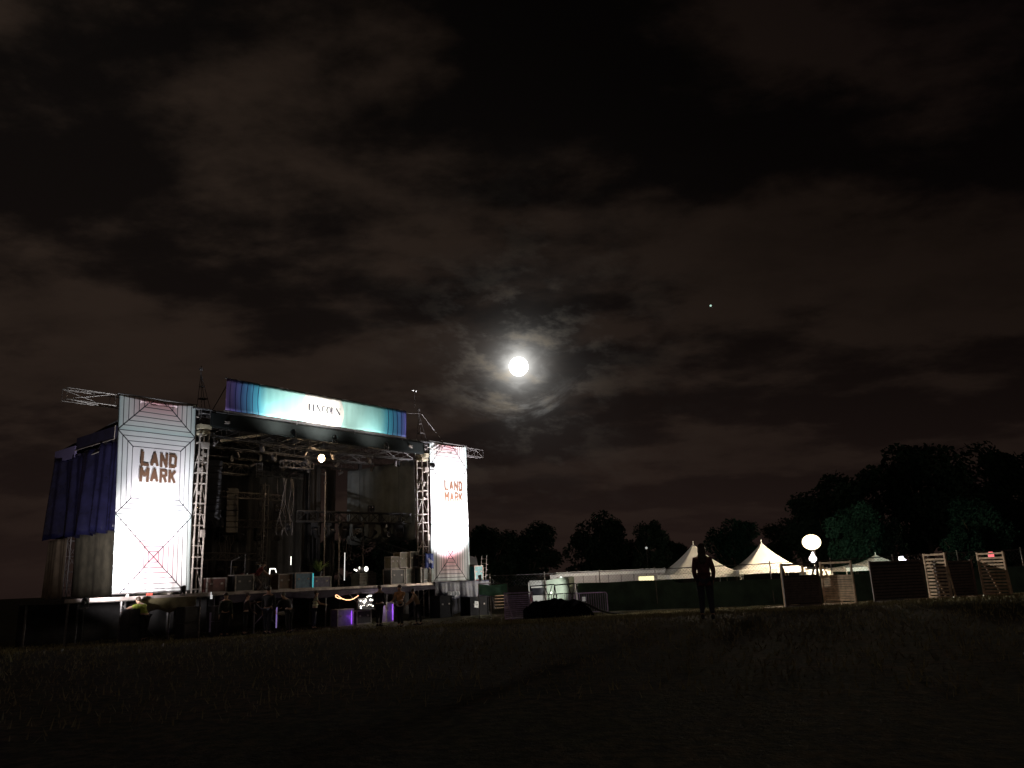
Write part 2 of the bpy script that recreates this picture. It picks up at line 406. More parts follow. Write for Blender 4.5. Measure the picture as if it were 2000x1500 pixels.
# left side fascia (gable edge) stepping back
bm = B(); bx(bm, -0.93, -0.86, 0.2, 6.9, 9.15, 9.95); bx(bm, -0.98, -0.90, 6.95, 11.4, 9.35, 10.0); part('side_fascia', bm, mat('navy_fascia', (0.010, 0.009, 0.024), 0.5, 0, 0.3, 2), st)
bm = B(); bx(bm, -1.0, -0.90, 11.45, 14.0, 9.0, 9.62); part('fascia_end_panel', bm, mat('lit_lavender_panel', (0.13, 0.11, 0.22), 0.5, 0, 0.1, 1), st)  # lit end of the fascia, the light put into a paler colour
bm = B(); bar(bm, (-1.02, 6.95, 9.33), (-1.02, 11.4, 9.33), 0.02); bar(bm, (-1.02, 6.95, 9.33), (-1.02, 6.95, 10.02), 0.02); bar(bm, (-1.02, 8.4, 8.9), (-1.02, 10.2, 8.82), 0.03); bar(bm, (-0.98, 3.2, 10.0), (-0.98, 6.6, 9.98), 0.03); part('fascia_rail', bm, ALU, st)
# rear towers
for u in (-0.5, 13.3):
    bm = B(); truss(bm, (u, 11.8, 0), (u, 11.8, 9.4), 0.45, 0.8, 0.03, up=Vector((1, 0, 0))); part('rear_tower', bm, STEEL, st)

t = thing('mast_light', 'tiny pale light fitting high on a thin rod above the right tower', 'light', W(12.75, 0.1, 11.7), STAGE_RZ)
bm = B(); bar(bm, (0, 0, 0), (0, 0, 1.0), .008); part('rod', bm, STEEL, t)
for x_ in (-.12, .12): bm = B(); ball(bm, (x_, 0, 1.02), .07, (1, .8, .8)); part('lamp_dome', bm, mat('pale_dome', (.7, .7, .7), emit=(1, 1, 1), es=.03), t)
# ------------------------------------------------------------------ hung cloths
def drape(name, label, cat, mt, u0, u1, v0, v1, z0, z1, folds=9, amp=0.12, group=None, seed=0, sag=0.0, nu=90, nv=14):
    rnd = random.Random(seed); ph = [rnd.uniform(0, 6.28) for _ in range(4)]
    du, dv = u1 - u0, v1 - v0; L = math.hypot(du, dv); n_ = (-dv / L, du / L)
    def fn(s, t):
        k = amp * (0.35 + 0.65 * (1 - t))
        o = k * (math.sin(s * folds * 6.28 + ph[0] + t * 0.6) * 0.6 + math.sin(s * folds * 2.7 * 6.28 + ph[1] + t) * 0.25 + math.sin(s * folds * .45 * 6.28 + ph[2]) * 0.5)
        z = z0 + (z1 - z0) * t
        z += (1 - t) * (0.06 * math.sin(s * 17 + ph[3]) - sag * math.sin(s * math.pi)) 
        return (u0 + du * s + n_[0] * o, v0 + dv * s + n_[1] * o, z)
    o = part(name, cloth(nu, nv, fn), mt, loc=tuple(O), rz=STAGE_RZ, smooth=True)
    solid(o, 0.008); return tagit(o, label, cat, group)
drape('tarpaulin', 'shiny blue tarpaulin hung in folds on the stage side, nearer the front tower', 'tarpaulin', BLUETARP, -0.95, -0.95, 9.0, 5.2, 4.85, 9.33, 2.3, 0.34, 'side tarpaulins', 3)
drape('tarpaulin', 'shiny blue tarpaulin hung in folds at the far rear corner of the stage', 'tarpaulin', BLUETARP, -0.97, -0.97, 13.6, 8.7, 4.8, 9.15, 2.6, 0.34, 'side tarpaulins', 5)
drape('tarpaulin', 'dark narrow tarpaulin beside the tall left banner', 'tarpaulin', NAVYTARP, -0.97, -0.97, 5.5, 0.8, 4.9, 9.1, 6, 0.15, 'side tarpaulins', 8)
drape('canvas_sheet', 'grey canvas sheet hung on the left stage side below the blue tarpaulins', 'canvas', CANVAS, -0.8, -0.8, 11.0, 0.6, 1.82, 4.95, 5, 0.10, None, 4)
drape('canvas_flap', 'pale canvas flap hanging loose at the rear left corner of the deck', 'canvas', mat('pale_canvas', (0.15, 0.11, 0.075), 0.8, 0, 0.25, 2, 0.2), -1.0, -1.15, 13.6, 11.0, 1.82, 4.8, 2, 0.14, None, 6)
bm = B(); bx(bm, -0.98, -0.90, 3.9, 5.9, 1.82, 3.75); tagit(part('door_curtain', bm, DRAPE, loc=tuple(O), rz=STAGE_RZ), 'black doorway curtain set in the grey canvas on the stage side', 'curtain')
drape('side_wall_cloth', 'grey scrim wall hung on the right side inside the stage', 'scrim', GREYCLOTH, 13.05, 13.05, 0.5, 6.4, 4.25, 8.75, 5, 0.10, None, 11)
drape('backdrop', 'black backdrop curtain closing the rear of the stage', 'curtain', DRAPE, -0.3, 13.2, 10.8, 10.8, 1.82, 9.6, 18, 0.12, None, 12, nu=160)
for i, (u, v, w_, lb) in enumerate(((8.9, 4.6, 0.9, 'tall black leg curtain left of the bright pole'), (10.6, 5.4, 0.9, 'tall black leg curtain beside the grey scrim wall'), (9.9, 6.6, 0.7, 'tall black leg curtain set back behind the bright pole'))):
    drape('leg_curtain', lb, 'curtain', DRAPE, u, u + w_, v, v + 0.2, 1.82, 8.6, 2, 0.08, 'leg curtains inside the stage', 20 + i, nu=30)
drape('skirt_cloth', 'black cloth skirt tacked along the middle of the deck edge', 'cloth', mat('purple_black_cloth', (0.035, 0.025, 0.045), 0.8), 0.3, 13.3, -0.9, -0.9, 1.42, 1.72, 16, 0.03, None, 31, nu=140, nv=4)
drape('skirt_tarpaulin', 'navy tarpaulin draped over the right end of the deck front', 'tarpaulin', NAVYTARP, 13.1, 17.7, -0.95, -0.95, 0.92, 1.86, 5, 0.07, None, 32, nu=60, nv=10)
drape('swag_cloth', 'olive cloth sagging from the deck edge below the left banner', 'cloth', mat('olive_cloth', (0.12, 0.10, 0.05), 0.7), -3.1, -0.7, -0.93, -0.93, 1.42, 1.72, 2, 0.04, None, 33, sag=0.22, nu=40, nv=8)
drape('skirt_tarpaulin', 'dark under-deck tarpaulin hanging behind the right deck legs', 'tarpaulin', mat('dark_under', (0.008, 0.008, 0.014), 0.9), 12.6, 17.7, 0.6, 0.6, 0.05, 1.66, 6, 0.05, None, 34, nu=60, nv=6)
drape('under_deck_curtain', 'black curtain closing the dark space under the deck', 'curtain', DRAPE, -5.5, 17.6, 4.0, 4.0, 0.0, 1.66, 20, 0.05, None, 35, nu=160, nv=4)

# ------------------------------------------------------------------ printed banners
def line_banner_mat():
    mm = bpy.data.materials.new('printed_banner'); mm.use_nodes = True; nt = mm.node_tree; b = nt.nodes['Principled BSDF']
    uv = nt.nodes.new('ShaderNodeUVMap'); s = nt.nodes.new('ShaderNodeSeparateXYZ'); nt.links.new(uv.outputs[0], s.inputs[0])
    x, z = E(nt, s.outputs[0]), E(nt, s.outputs[1])          # x -1..1 across, z metres up
    ax = x.abs(); P = 3.38; C0 = 6.73
    cell = ((z - C0) / P + 10.5)
    yy = (cell.fract() - 0.5).abs() * 2.0                      # 0 at a cell centre, 1 at its rim
    idx = cell._m('FLOOR') - 10.0                              # -1 lower, 0 middle, 1 upper
    d = ax.mx(yy)
    rings_ = (d * 8.0 + 0.5).fract() - 0.5
    line = rings_.abs().lt(0.070)
    diag = (ax - yy).abs().lt(0.019)
    ismid = idx.abs().lt(0.5)
    inside = ismid * d.lt(0.61)
    ln = line.mx(diag) * (inside * -1.0 + 1.0)
    colour = ramp(nt, d, [(0.0, (0.75, 0.34, 0.38)), (0.25, (0.78, 0.46, 0.49)), (0.5, (0.82, 0.66, 0.68)), (0.72, (0.82, 0.80, 0.80)), (0.9, (0.76, 0.82, 0.81)), (1.0, (0.66, 0.78, 0.78))])
    cmid = ramp(nt, d, [(0.0, (0.84, 0.82, 0.82)), (0.6, (0.84, 0.80, 0.82)), (1.0, (0.78, 0.81, 0.81))])
    c = mixc(nt, ismid, colour, cmid)
    c = mixc(nt, ln, c, (0.030, 0.030, 0.040))
    nt.links.new(c, b.inputs['Base Color']); b.inputs['Roughness'].default_value = 0.6; b.inputs['Specular IOR Level'].default_value = 0.3
    tr = nt.nodes.new('ShaderNodeBsdfTranslucent'); nt.links.new(c, tr.inputs[0])
    mx = nt.nodes.new('ShaderNodeMixShader'); mx.inputs[0].default_value = 0.36
    nt.links.new(b.outputs[0], mx.inputs[1]); nt.links.new(tr.outputs[0], mx.inputs[2]); nt.links.new(mx.outputs[0], nt.nodes['Material Output'].inputs[0])
    return mm
def header_mat():
    mm = bpy.data.materials.new('header_print'); mm.use_nodes = True; nt = mm.node_tree; b = nt.nodes['Principled BSDF']
    uv = nt.nodes.new('ShaderNodeUVMap'); s = nt.nodes.new('ShaderNodeSeparateXYZ'); nt.links.new(uv.outputs[0], s.inputs[0])
    x, z = E(nt, s.outputs[0]), E(nt, s.outputs[1])           # metres from the disc centre
    r = (x * x + z * z).pw(0.5); r = r * (x.sstep(1.0, 2.5) * -0.13 + 1.0)
    c = ramp(nt, r / 6.0, [(0.0, (0.46, 0.76, 0.72)), (0.25, (0.44, 0.74, 0.70)), (0.55, (0.24, 0.58, 0.60)), (0.63, (0.06, 0.36, 0.52)), (0.74, (0.06, 0.20, 0.44)), (0.82, (0.10, 0.10, 0.36)), (0.92, (0.17, 0.10, 0.26))])
    arc = (r / 0.29).fract().lt(0.14) * r.gt(3.75)
    c = mixc(nt, arc, c, (0.01, 0.02, 0.10))
    disc = r.sstep(1.3, 1.2)
    c = mixc(nt, r.lt(1.27), c, (0.85, 0.84, 0.80))
    nt.links.new(c, b.inputs['Base Color']); b.inputs['Roughness'].default_value = 0.55; b.inputs['Specular IOR Level'].default_value = 0.3
    return mm
BANM = line_banner_mat(); HEADM = header_mat(); BROWNINK = mat('brown_ink', (0.11, 0.052, 0.028), 0.6, 0, 0.15)
BLACKINK = mat('black_ink', (0.012, 0.012, 0.03), 0.6)

GL = {  # stroke letters on a 1-wide by 2-high box: thick strokes, in units of the letter width
 'L': [((0, 0), (0, 2)), ((0, 0), (1, 0))],
 'A': [((0, 0), (0.5, 2)), ((0.5, 2), (1, 0)), ((0.2, 0.62), (0.8, 0.62))],
 'N': [((0, 0), (0, 2)), ((0, 2), (1, 0)), ((1, 0), (1, 2))],
 'D': [((0, 0), (0, 2)), ((0, 2), (0.7, 2)), ((0.7, 2), (1, 1.7)), ((1, 1.7), (1, 0.3)), ((1, 0.3), (0.7, 0)), ((0.7, 0), (0, 0))],
 'M': [((0, 0), (0, 2)), ((0, 2), (0.6, 0.8)), ((0.6, 0.8), (1.2, 2)), ((1.2, 2), (1.2, 0))],
 'R': [((0, 0), (0, 2)), ((0, 2), (0.7, 2)), ((0.7, 2), (1, 1.75)), ((1, 1.75), (1, 1.25)), ((1, 1.25), (0.7, 1)), ((0.7, 1), (0, 1)), ((0.55, 1), (1, 0))],
 'K': [((0, 0), (0, 2)), ((0, 0.75), (1, 2)), ((0.35, 1.15), (1, 0))],
}
def stroke_quad(bm, p, q, w, surf, n=5, ext=0.5):
    p, q = Vector(p), Vector(q); d = (q - p); L = d.length; d.normalize(); s = Vector((-d.y, d.x)) * w / 2
    p = p - d * w * ext; q = q + d * w * ext; row = []
    for i in range(n + 1):
        c = p.lerp(q, i / n); row.append((bm.verts.new(surf(*(c + s))), bm.verts.new(surf(*(c - s)))))
    for a, b_ in zip(row, row[1:]): bm.faces.new((a[0], b_[0], b_[1], a[1]))
def side_banner(u0, u1, z0, z1, label, seed, text_c, lean=(0, 0)):
    rnd = random.Random(seed); ph = rnd.uniform(0, 6)
    W_ = u1 - u0
    def surf_v(s, z):
        t = (z - z0) / (z1 - z0)
        return -0.03 + 0.012 * math.sin(z * 2.1 + ph) * (abs(s - .5) * 2) ** 2 + 0.03 * math.sin(s * 9 + z * .8 + ph) * (1 - t * .5) + 0.018 * math.sin(s * 31 + ph) * (1 - t) + 0.05 * max(0, 0.25 - t) * math.sin(s * 55 + z)
    def edge(s, z):
        q = 1 - (z - z0) / (z1 - z0)
        return u0 + lean[0] * q + s * (W_ + (lean[1] - lean[0]) * q)
    def edge_old(s, z):   # slightly scalloped sides
        return (s - .5) * W_ * (1 + 0.002 * math.sin(z * 4.4 + ph)) + (u0 + u1) / 2
    def fn(s, t):
        z = z0 + (z1 - z0) * t - (0.10 * math.sin(s * math.pi) if t > 0.98 else 0)
        return (edge(s, z), surf_v(s, z), z)
    bt = thing('side_banner', label, 'banner', O, STAGE_RZ, 'tall printed banners hanging beside the towers')
    o = part('banner_cloth', cloth(48, 110, fn, uvfn=lambda s, t: (s * 2 - 1, z0 + (z1 - z0) * t)), BANM, bt, smooth=True); solid(o, 0.006)
    uc, zc = text_c
    def surf(x, z):
        s = (uc + x - u0) / W_; return (uc + x, surf_v(s, zc + z) - 0.022, zc + z)
    bm = B(); sw = 0.118; cwid = 0.29; hh = 0.235
    for txt, zb in (('LAND', 0.09), ('MARK', -0.565)):
        ws = [(1.2 if c == 'M' else 1.0) * cwid for c in txt]; gap = 0.20
        tot = sum(ws) + gap * (len(txt) - 1); k = 1.44 / tot; x = -0.72
        for c, wd in zip(txt, ws):
            for (a, b_) in GL[c]:
                f = cwid * k
                stroke_quad(bm, (x + a[0] * f, zb + a[1] * hh), (x + b_[0] * f, zb + b_[1] * hh), sw, surf, 4, 0.5 if c in 'LDRNM' and (a[0] == b_[0] or a[1] == b_[1]) else 0.2)
            x += (wd + gap) * k
    lt_ = part('lettering', bm, BROWNINK, bt)
    bm = B(); bar(bm, (u0 - .05, 0.0, z1 + 0.02), (u1 + .05, 0.0, z1 + 0.02), 0.03); part('banner_pole', bm, STEEL, bt)
    bm = B(); bar(bm, (u0 + lean[0], 0.0, z0 - 0.03), (u1 + lean[1], 0.0, z0 - 0.03), 0.03); part('banner_pole', bm, STEEL, bt)
    return bt
side_banner(-4.05, -0.70, 1.98, 9.88, 'tall banner of concentric squares hanging at the left tower', 1, (-2.20, 6.98), (0.36, 0.20))
side_banner(13.78, 16.95, 1.90, 9.85, 'tall banner of concentric squares hanging at the right tower', 2, (15.72, 7.02))
hb = thing('header_banner', 'long teal banner with white disc above the stage opening', 'banner', O, STAGE_RZ)
def hsurf(x, z):
    return (5.90 + x, -0.42 + 0.02 * math.sin(x * 5 + z) + 0.012 * math.sin(x * 17), 10.5 + z)
o = part('banner_cloth', cloth(120, 10, lambda s, t: hsurf(-5.42 + 11.1 * s, -0.73 + 1.46 * t), uvfn=lambda s, t: (-5.42 + 11.1 * s, -0.73 + 1.46 * t)), HEADM, hb, smooth=True); solid(o, 0.006)
bm = B()
x = -0.88; hs = lambda a, b_: (hsurf(a, b_)[0], hsurf(a, b_)[1] - 0.02, hsurf(a, b_)[2]); hh = 0.33; z0_ = -0.12
THK, THN = 0.066, 0.016
def vl(x, w_, z0=0.0, z1=1.0): stroke_quad(bm, (x, z0_ + z0 * hh), (x, z0_ + z1 * hh), w_, hs, 2, 0)
def hl(x0, x1, z, w_=THN): stroke_quad(bm, (x0, z0_ + z * hh), (x1, z0_ + z * hh), w_, hs, 2, 0)
for ch in 'LINCOLN':
    if ch == 'L': vl(x, THK); hl(x - .06, x + .06, 1.0); hl(x - .06, x + .15, 0.0); stroke_quad(bm, (x + .15, z0_), (x + .15, z0_ + .1), THN, hs, 1, 0); x += 0.25
    elif ch == 'I': vl(x, THK); hl(x - .06, x + .06, 1.0); hl(x - .06, x + .06, 0); x += 0.185
    elif ch == 'N': vl(x, THN); vl(x + .22, THN); stroke_quad(bm, (x, z0_ + hh), (x + .22, z0_), THK, hs, 3, 0); hl(x - .05, x + .03, 1); hl(x + .17, x + .27, 1); hl(x - .05, x + .05, 0); x += 0.35
    else:
        pts = []; a0, a1 = (0.12 * math.pi, 1.88 * math.pi) if ch == 'C' else (0, 2 * math.pi)
        if ch == 'C': a0, a1 = 0.9, 2 * math.pi - 0.9
        N_ = 18
        for i in range(N_ + 1):
            a = a0 + (a1 - a0) * i / N_; pts.append((x + .10 + .12 * math.cos(a), z0_ + hh / 2 + hh / 2 * math.sin(a), abs(math.cos(a))))
        for p, q in zip(pts, pts[1:]): stroke_quad(bm, p[:2], q[:2], THN + (THK - THN) * p[2], hs, 1, 0.2)
        x += 0.305
part('lettering', bm, BLACKINK, hb)
bm = B()
for z in (9.74, 11.26): bar(bm, (0.45, -0.36, z), (11.6, -0.36, z), 0.03)
for u in (0.7, 4.4, 8.0, 11.4): bar(bm, (u, -0.30, 9.4), (u, -0.30, 11.3), 0.025); bar(bm, (u, -0.3, 11.2), (u, 1.2, 9.9), 0.02)
part('banner_frame', bm, STEEL, hb)

# ------------------------------------------------------------------ stage lights
def fixture(name, label, loc, aim, group, size=0.22, mt=None):
    """a can floodlight on a yoke, mouth towards aim; loc, aim in world space"""
    t = thing(name, label, 'floodlight', loc, 0, group); d = (Vector(aim) - Vector(loc)).normalized()
    q = d.to_track_quat('Z', 'Y').to_matrix().to_4x4(); bm = B()
    res = bmesh.ops.create_cone(bm, cap_ends=False, segments=16, radius1=size * .35, radius2=size * .55, depth=size * 1.1)
    bmesh.ops.create_cone(bm, cap_ends=True, segments=16, radius1=size * .25, radius2=size * .35, depth=size * .3, matrix=Matrix.Translation((0, 0, -size * .7)))
    bmesh.ops.transform(bm, matrix=q, verts=bm.verts); solid(part('housing', bm, BLACK, t, smooth=True), 0.006)
    s = Vector((-d.y, d.x, 0)); s = s.normalized() if s.length > .01 else Vector((1, 0, 0)); h = size * .62
    bm = B(); tube(bm, [s * h, s * h + Vector((0, 0, -size)), s * -h + Vector((0, 0, -size)), s * -h], 0.012); box(bm, (0, 0, -size - .02), (size, size * .6, 0.03)); part('yoke', bm, STEEL, t)
    return t
def flood(label, uvz, aim, energy, color, size_deg=75, blend=1.0, group='floodlights lighting the banners', rad=0.12):
    p, a = W(*uvz), W(*aim); t = fixture('floodlight', label, p, a, group); d = (a - p).normalized() * 0.16
    l = lamp('flood_beam', 'SPOT', tuple(d), energy, color, t, tuple(d + (a - p)), spot_size=R(size_deg), spot_blend=blend, shadow_soft_size=rad); return t
fl_ = flood('black floodlight on a stand before the left banner', (-6.2, -3.6, 1.75), (-3.1, 0.1, 3.5), 10500, (1.0, 0.94, 0.94), 60)
bm = B(); bar(bm, (0, 0, -1.7), (0, 0, -.24), .02); [bar(bm, (0, 0, -1.2), (.4 * math.cos(a), .4 * math.sin(a), -1.72), .012) for a in (0, 2.1, 4.2)]; part('light_stand', bm, BLACK, fl_)
flood('black floodlight on the deck lip at the right edge of the left banner', (-1.6, -1.5, 2.02), (-2.2, 0.1, 8.5), 4200, (0.90, 0.94, 1.0), 62)
fr_ = flood('black floodlight on a stand before the right banner', (15.0, -3.4, 1.75), (15.2, 0.1, 6.7), 15000, (1.0, 0.95, 0.98), 70)
bm = B(); bar(bm, (0, 0, -1.6), (0, 0, -.24), .02); [bar(bm, (0, 0, -1.1), (.4 * math.cos(a), .4 * math.sin(a), -1.6), .012) for a in (0, 2.1, 4.2)]; part('light_stand', bm, BLACK, fr_)
flood('black floodlight on the deck lip at the outer edge of the right banner', (16.2, -1.5, 2.02), (15.6, 0.1, 8.4), 3600, (0.86, 0.90, 1.0), 60)
tf = flood('floodlight clamped high on the right tower shining over the field', (13.3, -0.55, 8.35), (13.3, -0.55, 8.35), 1, (1, 1, 1), 60) if 0 else None
p_ = W(13.35, -0.62, 8.35); a2_ = Vector((12.3, 30.3, 0.0)); tf = fixture('floodlight', 'floodlight clamped high on the right tower shining over the field', p_, a2_, 'floodlights lighting the field', .26)
d_ = (a2_ - p_).normalized(); lamp('flood_beam', 'SPOT', tuple(d_ * .18), 13000, (1.0, .90, .76), tf, tuple(d_ * .18 + (a2_ - p_)), spot_size=R(44), spot_blend=.9, shadow_soft_size=.1)
for u, e, lb in ((3.2, 430, 'floodlight on an arm under the left part of the teal banner'), (5.6, 720, 'floodlight on an arm under the white disc of the teal banner'), (8.9, 200, 'floodlight on an arm under the right part of the teal banner')):
    flood(lb, (u, -1.75, 8.85), (u + .15, -0.4, 10.6), e, (1.0, 0.97, 0.90), 130, 1.0, 'floodlights lighting the teal banner')
    bm = B(); tube(bm, [(u, -1.75, 8.6), (u, -0.3, 8.95)], 0.02); part('lamp_arm', bm, STEEL, st)

# ------------------------------------------------------------------ rigging inside the stage
def rig(label, a, b_, w_=0.34, drops=(), mt=ALU, grp='trusses hung inside the stage', r=.022):
    t = thing('lighting_truss', label, 'truss', O, STAGE_RZ, grp)
    bm = B(); truss(bm, a, b_, w_, 0.55, r); part('truss_frame', bm, mt, t)
    for q in drops:
        p = Vector(a).lerp(Vector(b_), q); bm = B(); bar(bm, p + Vector((0, 0, w_ / 2)), (p.x, p.y, 8.75), 0.012); box(bm, (p.x, p.y, 8.55), (0.16, 0.16, 0.3)); part('hoist_chain', bm, BLACK, t)
    return t
rig('dark low truss hung across the right half of the stage', (7.6, 4.0, 5.62), (13.1, 0.95, 5.40), 0.55, (0.1, 0.9), BLACK, r=.04)
rig('slanting truss hanging down beneath the low right truss', (11.2, 3.6, 4.55), (13.2, 0.9, 3.35), 0.4, (0.1,), BLACK, r=.03)
rig('short grey truss high at the left side inside the opening', (0.6, 4.6, 8.0), (5.0, 5.0, 8.0), 0.5, (0.2, 0.8), STEEL)
rig('short truss catching light just left of the hanging work lamp', (6.3, 3.6, 8.32), (8.1, 3.4, 8.32), 0.36, (), STEEL)
rig('thin dark truss behind the video screen frames', (1.2, 6.5, 6.9), (7.7, 5.6, 6.75), 0.3, (0.2, 0.8), STEEL)
rig('dark truss across the middle of the rear wall', (0.6, 7.5, 5.4), (9.2, 6.8, 5.4), 0.4, (0.15, 0.5, 0.85), STEEL)
rig('waist high dark truss in front of the backdrop', (1.0, 7.2, 3.7), (7.0, 6.8, 3.6), 0.36, (0.3, 0.7), STEEL)
def make_pole(label, u, v, z0, z1, r=0.035, mt=ALU):
    bm = B(); bar(bm, (0, 0, z0), (0, 0, z1), r, 8); t = thing('steel_pole', label, 'pole', W(u, v, 0), STAGE_RZ, 'upright poles inside the stage')
    part('pole_shaft', bm, mt, t)
    for z in (z0 + .05, (z0 + z1) / 2, z1 - .6): bm = B(); box(bm, (0, 0, z), (0.12, 0.12, 0.1)); part('pole_collar', bm, STEEL, t)
make_pole('pale upright pole just below the hanging work lamp', 8.72, 3.0, 1.82, 8.0, 0.03)
make_pole('short bright pole right of the lamp pole', 9.72, 3.0, 1.82, 5.6, 0.045)
make_pole('thin grey pole beside the grey scrim wall', 10.9, 2.4, 1.82, 5.3, 0.022)
make_pole('upright pole in the middle of the stage, behind the cases', 5.6, 4.0, 1.82, 7.3, 0.03, STEEL)
make_pole('upright pole at the left inside, near the front tower', 1.9, 4.4, 1.82, 7.9, 0.03, STEEL)

def moving_head(label, u, v, z, seedv=0, up=-1):
    t = thing('moving_head_light', label, 'stage light', W(u, v, z), STAGE_RZ + seedv, 'moving head lights on the trusses'); t.scale = (1.4, 1.4, 1.4)
    bm = B(); box(bm, (0, 0, -0.07), (0.34, 0.26, 0.14), bevel=0.02); part('base', bm, BLACK, t)
    bm = B(); 
    for s in (-1, 1): box(bm, (s * .17, 0, -0.30), (0.045, 0.12, 0.36))
    box(bm, (0, 0, -.15), (.36, .1, .04)); part('yoke', bm, BLACK, t)
    bm = B(); rr = Matrix.Rotation(R(60 + 40 * math.sin(seedv * 7)), 4, 'X')
    bmesh.ops.create_cone(bm, cap_ends=True, segments=14, radius1=0.10, radius2=0.14, depth=0.36, matrix=Matrix.Translation((0, 0, -0.40)) @ rr); hd = part('head', bm, BLACK, t)
    bm = B(); bmesh.ops.create_cone(bm, cap_ends=True, segments=14, radius1=0.115, radius2=0.10, depth=0.03, matrix=Matrix.Translation((0, 0, -0.40)) @ rr @ Matrix.Translation((0, 0, 0.19))); part('lens', bm, GLASS, hd)
k = 0
for lbl, a, b_, n in (('low right truss', (8.2, 3.7, 5.28), (12.9, 1.1, 5.08), 7), ('rear wall middle truss', (1.2, 7.4, 5.2), (8.9, 6.8, 5.2), 7), ('waist high truss', (1.4, 7.2, 3.5), (6.6, 6.8, 3.4), 5)):
    for i in range(n):
        q = (i + .5) / n; p = Vector(a).lerp(Vector(b_), q); side = ['first', 'second', 'third', 'fourth', 'fifth', 'sixth', 'seventh'][i]
        moving_head(f'{side} black moving head light from the left under the {lbl}', p.x, p.y, p.z, (i * 1.7) % 2.4 - 1.2); k += 1
def blinder(label, u, v, z):
    t = thing('blinder_light', label, 'stage light', W(u, v, z), STAGE_RZ, 'four lamp blinder lights in the rig')
    bm = B(); box(bm, (0, 0, 0), (0.46, 0.12, 0.46), bevel=0.02); part('frame', bm, BLACK, t)
    for i in (-1, 1):
        for j in (-1, 1):
            bm = B(); ball(bm, (i * .11, -0.06, j * .11), 0.085, (1, .5, 1)); part('lamp_lens', bm, GLASS, t)
blinder('four lamp blinder light high left inside the stage', 3.2, 6.2, 6.15); blinder('four lamp blinder light high in the middle of the stage', 7.4, 5.4, 6.15)
blinder('four lamp blinder light near the left end of the short grey truss', 2.4, 4.4, 7.5); blinder('four lamp blinder light on top of the low right truss', 11.9, 2.9, 6.05)
rnd = random.Random(21)
POS = ['front left', 'front middle', 'front right', 'second row left', 'second row middle', 'second row right', 'third row left', 'third row middle', 'third row right', 'fourth row left', 'fourth row middle', 'fourth row right']
def par_can(label, u, v, z):
    t = thing('par_can', label, 'stage light', W(u, v, z), STAGE_RZ + rnd.uniform(-1.2, 1.2), 'small can lights hung in the roof grid'); rr = Matrix.Rotation(R(rnd.uniform(20, 70)), 4, 'X')
    bm = B(); bmesh.ops.create_cone(bm, cap_ends=True, segments=12, radius1=.10, radius2=.07, depth=.30, matrix=rr); part('can', bm, STEEL, t)
    bm = B(); ball(bm, (0, 0, 0), .085, (1, 1, .4)); bmesh.ops.transform(bm, matrix=rr @ Matrix.Translation((0, 0, -.14)), verts=bm.verts); part('lens', bm, GLASS, t)
    bm = B(); tube(bm, [(-.12, 0, 0), (-.12, 0, .26), (.12, 0, .26), (.12, 0, 0)], .012); part('bracket', bm, STEEL, t)
for i in range(24):
    v = (0.7, 3.0, 5.5, 8.0)[(i // 6)]; k_ = i % 6; u = 1.0 + k_ * 2.2 + rnd.uniform(-.4, .4)
    nm_ = ['outermost left', 'second from left', 'third from left', 'fourth from left', 'fifth from left', 'outermost right'][k_]; rw = ['front', 'second', 'third', 'rear'][i // 6]
    par_can(f'{nm_} can light hung in the {rw} roof truss of the stage', u, v, 8.45)
def cables(label, u, v, zt, zb, n):
    bm = B()
    for i in range(n):
        x0, x1, y0 = rnd.uniform(-.5, .5), rnd.uniform(-.6, .6), rnd.uniform(-.3, .3)
        pts_ = [Vector((x0 + (x1 - x0) * q + .12 * math.sin(q * 9 + i), y0, zt + (zb - zt) * q - .5 * math.sin(q * math.pi) * rnd.uniform(0, 1))) for q in [k / 8 for k in range(9)]]
        tube(bm, [p + Vector((0, 0, 0)) for p in pts_], .014, 5)
    tagit(part('cable_bundle', bm, STEEL, loc=tuple(W(u, v, 0)), rz=STAGE_RZ), label, 'cables', 'cable bundles hanging in the stage')
cables('tangle of cables hanging at the left inside of the stage', 2.4, 4.7, 8.3, 5.0, 7)
cables('tangle of cables hanging behind the work lamp', 6.9, 3.9, 7.6, 4.6, 8)
cables('tangle of cables hanging from the low right truss', 10.3, 3.1, 5.5, 3.2, 7)
cables('tangle of cables at the middle rear of the stage', 5.0, 6.6, 6.8, 3.4, 6)
rig('dark upright truss standing at the middle rear of the stage', (6.6, 5.6, 1.85), (6.6, 5.6, 7.4), 0.36, (), STEEL)
rig('dark upright truss standing left of the middle of the stage', (3.0, 6.8, 1.85), (3.0, 6.8, 6.8), 0.36, (), STEEL)
rig('short dark truss hanging crosswise left of the work lamp', (4.3, 2.6, 7.9), (6.0, 5.2, 7.9), 0.3, (0.5,), STEEL)
blinder('four lamp blinder light low at the middle rear of the stage', 4.6, 6.3, 5.85); blinder('four lamp blinder light left of the middle pole', 2.9, 5.6, 5.2); blinder('four lamp blinder light right of the upright middle truss', 8.0, 5.2, 5.15)
def lineset(label, u, v, ztop, n):
    t = thing('line_array', label, 'loudspeaker', W(u, v, 0), STAGE_RZ + R(-15), 'hanging loudspeaker columns')
    for i in range(n):
        bm = B(); box(bm, (0, -0.02 * i * i * .12, ztop - .30 * i), (0.62, 0.42, 0.27), Matrix.Rotation(R(-2 * i), 4, 'X'), bevel=0.02); part('speaker_cabinet', bm, BLACK, t)
lineset('hanging black loudspeaker column at the left inside the opening', 1.1, 1.3, 7.6, 9)
lineset('hanging black loudspeaker column beside the middle pole', 4.9, 6.0, 7.0, 8)

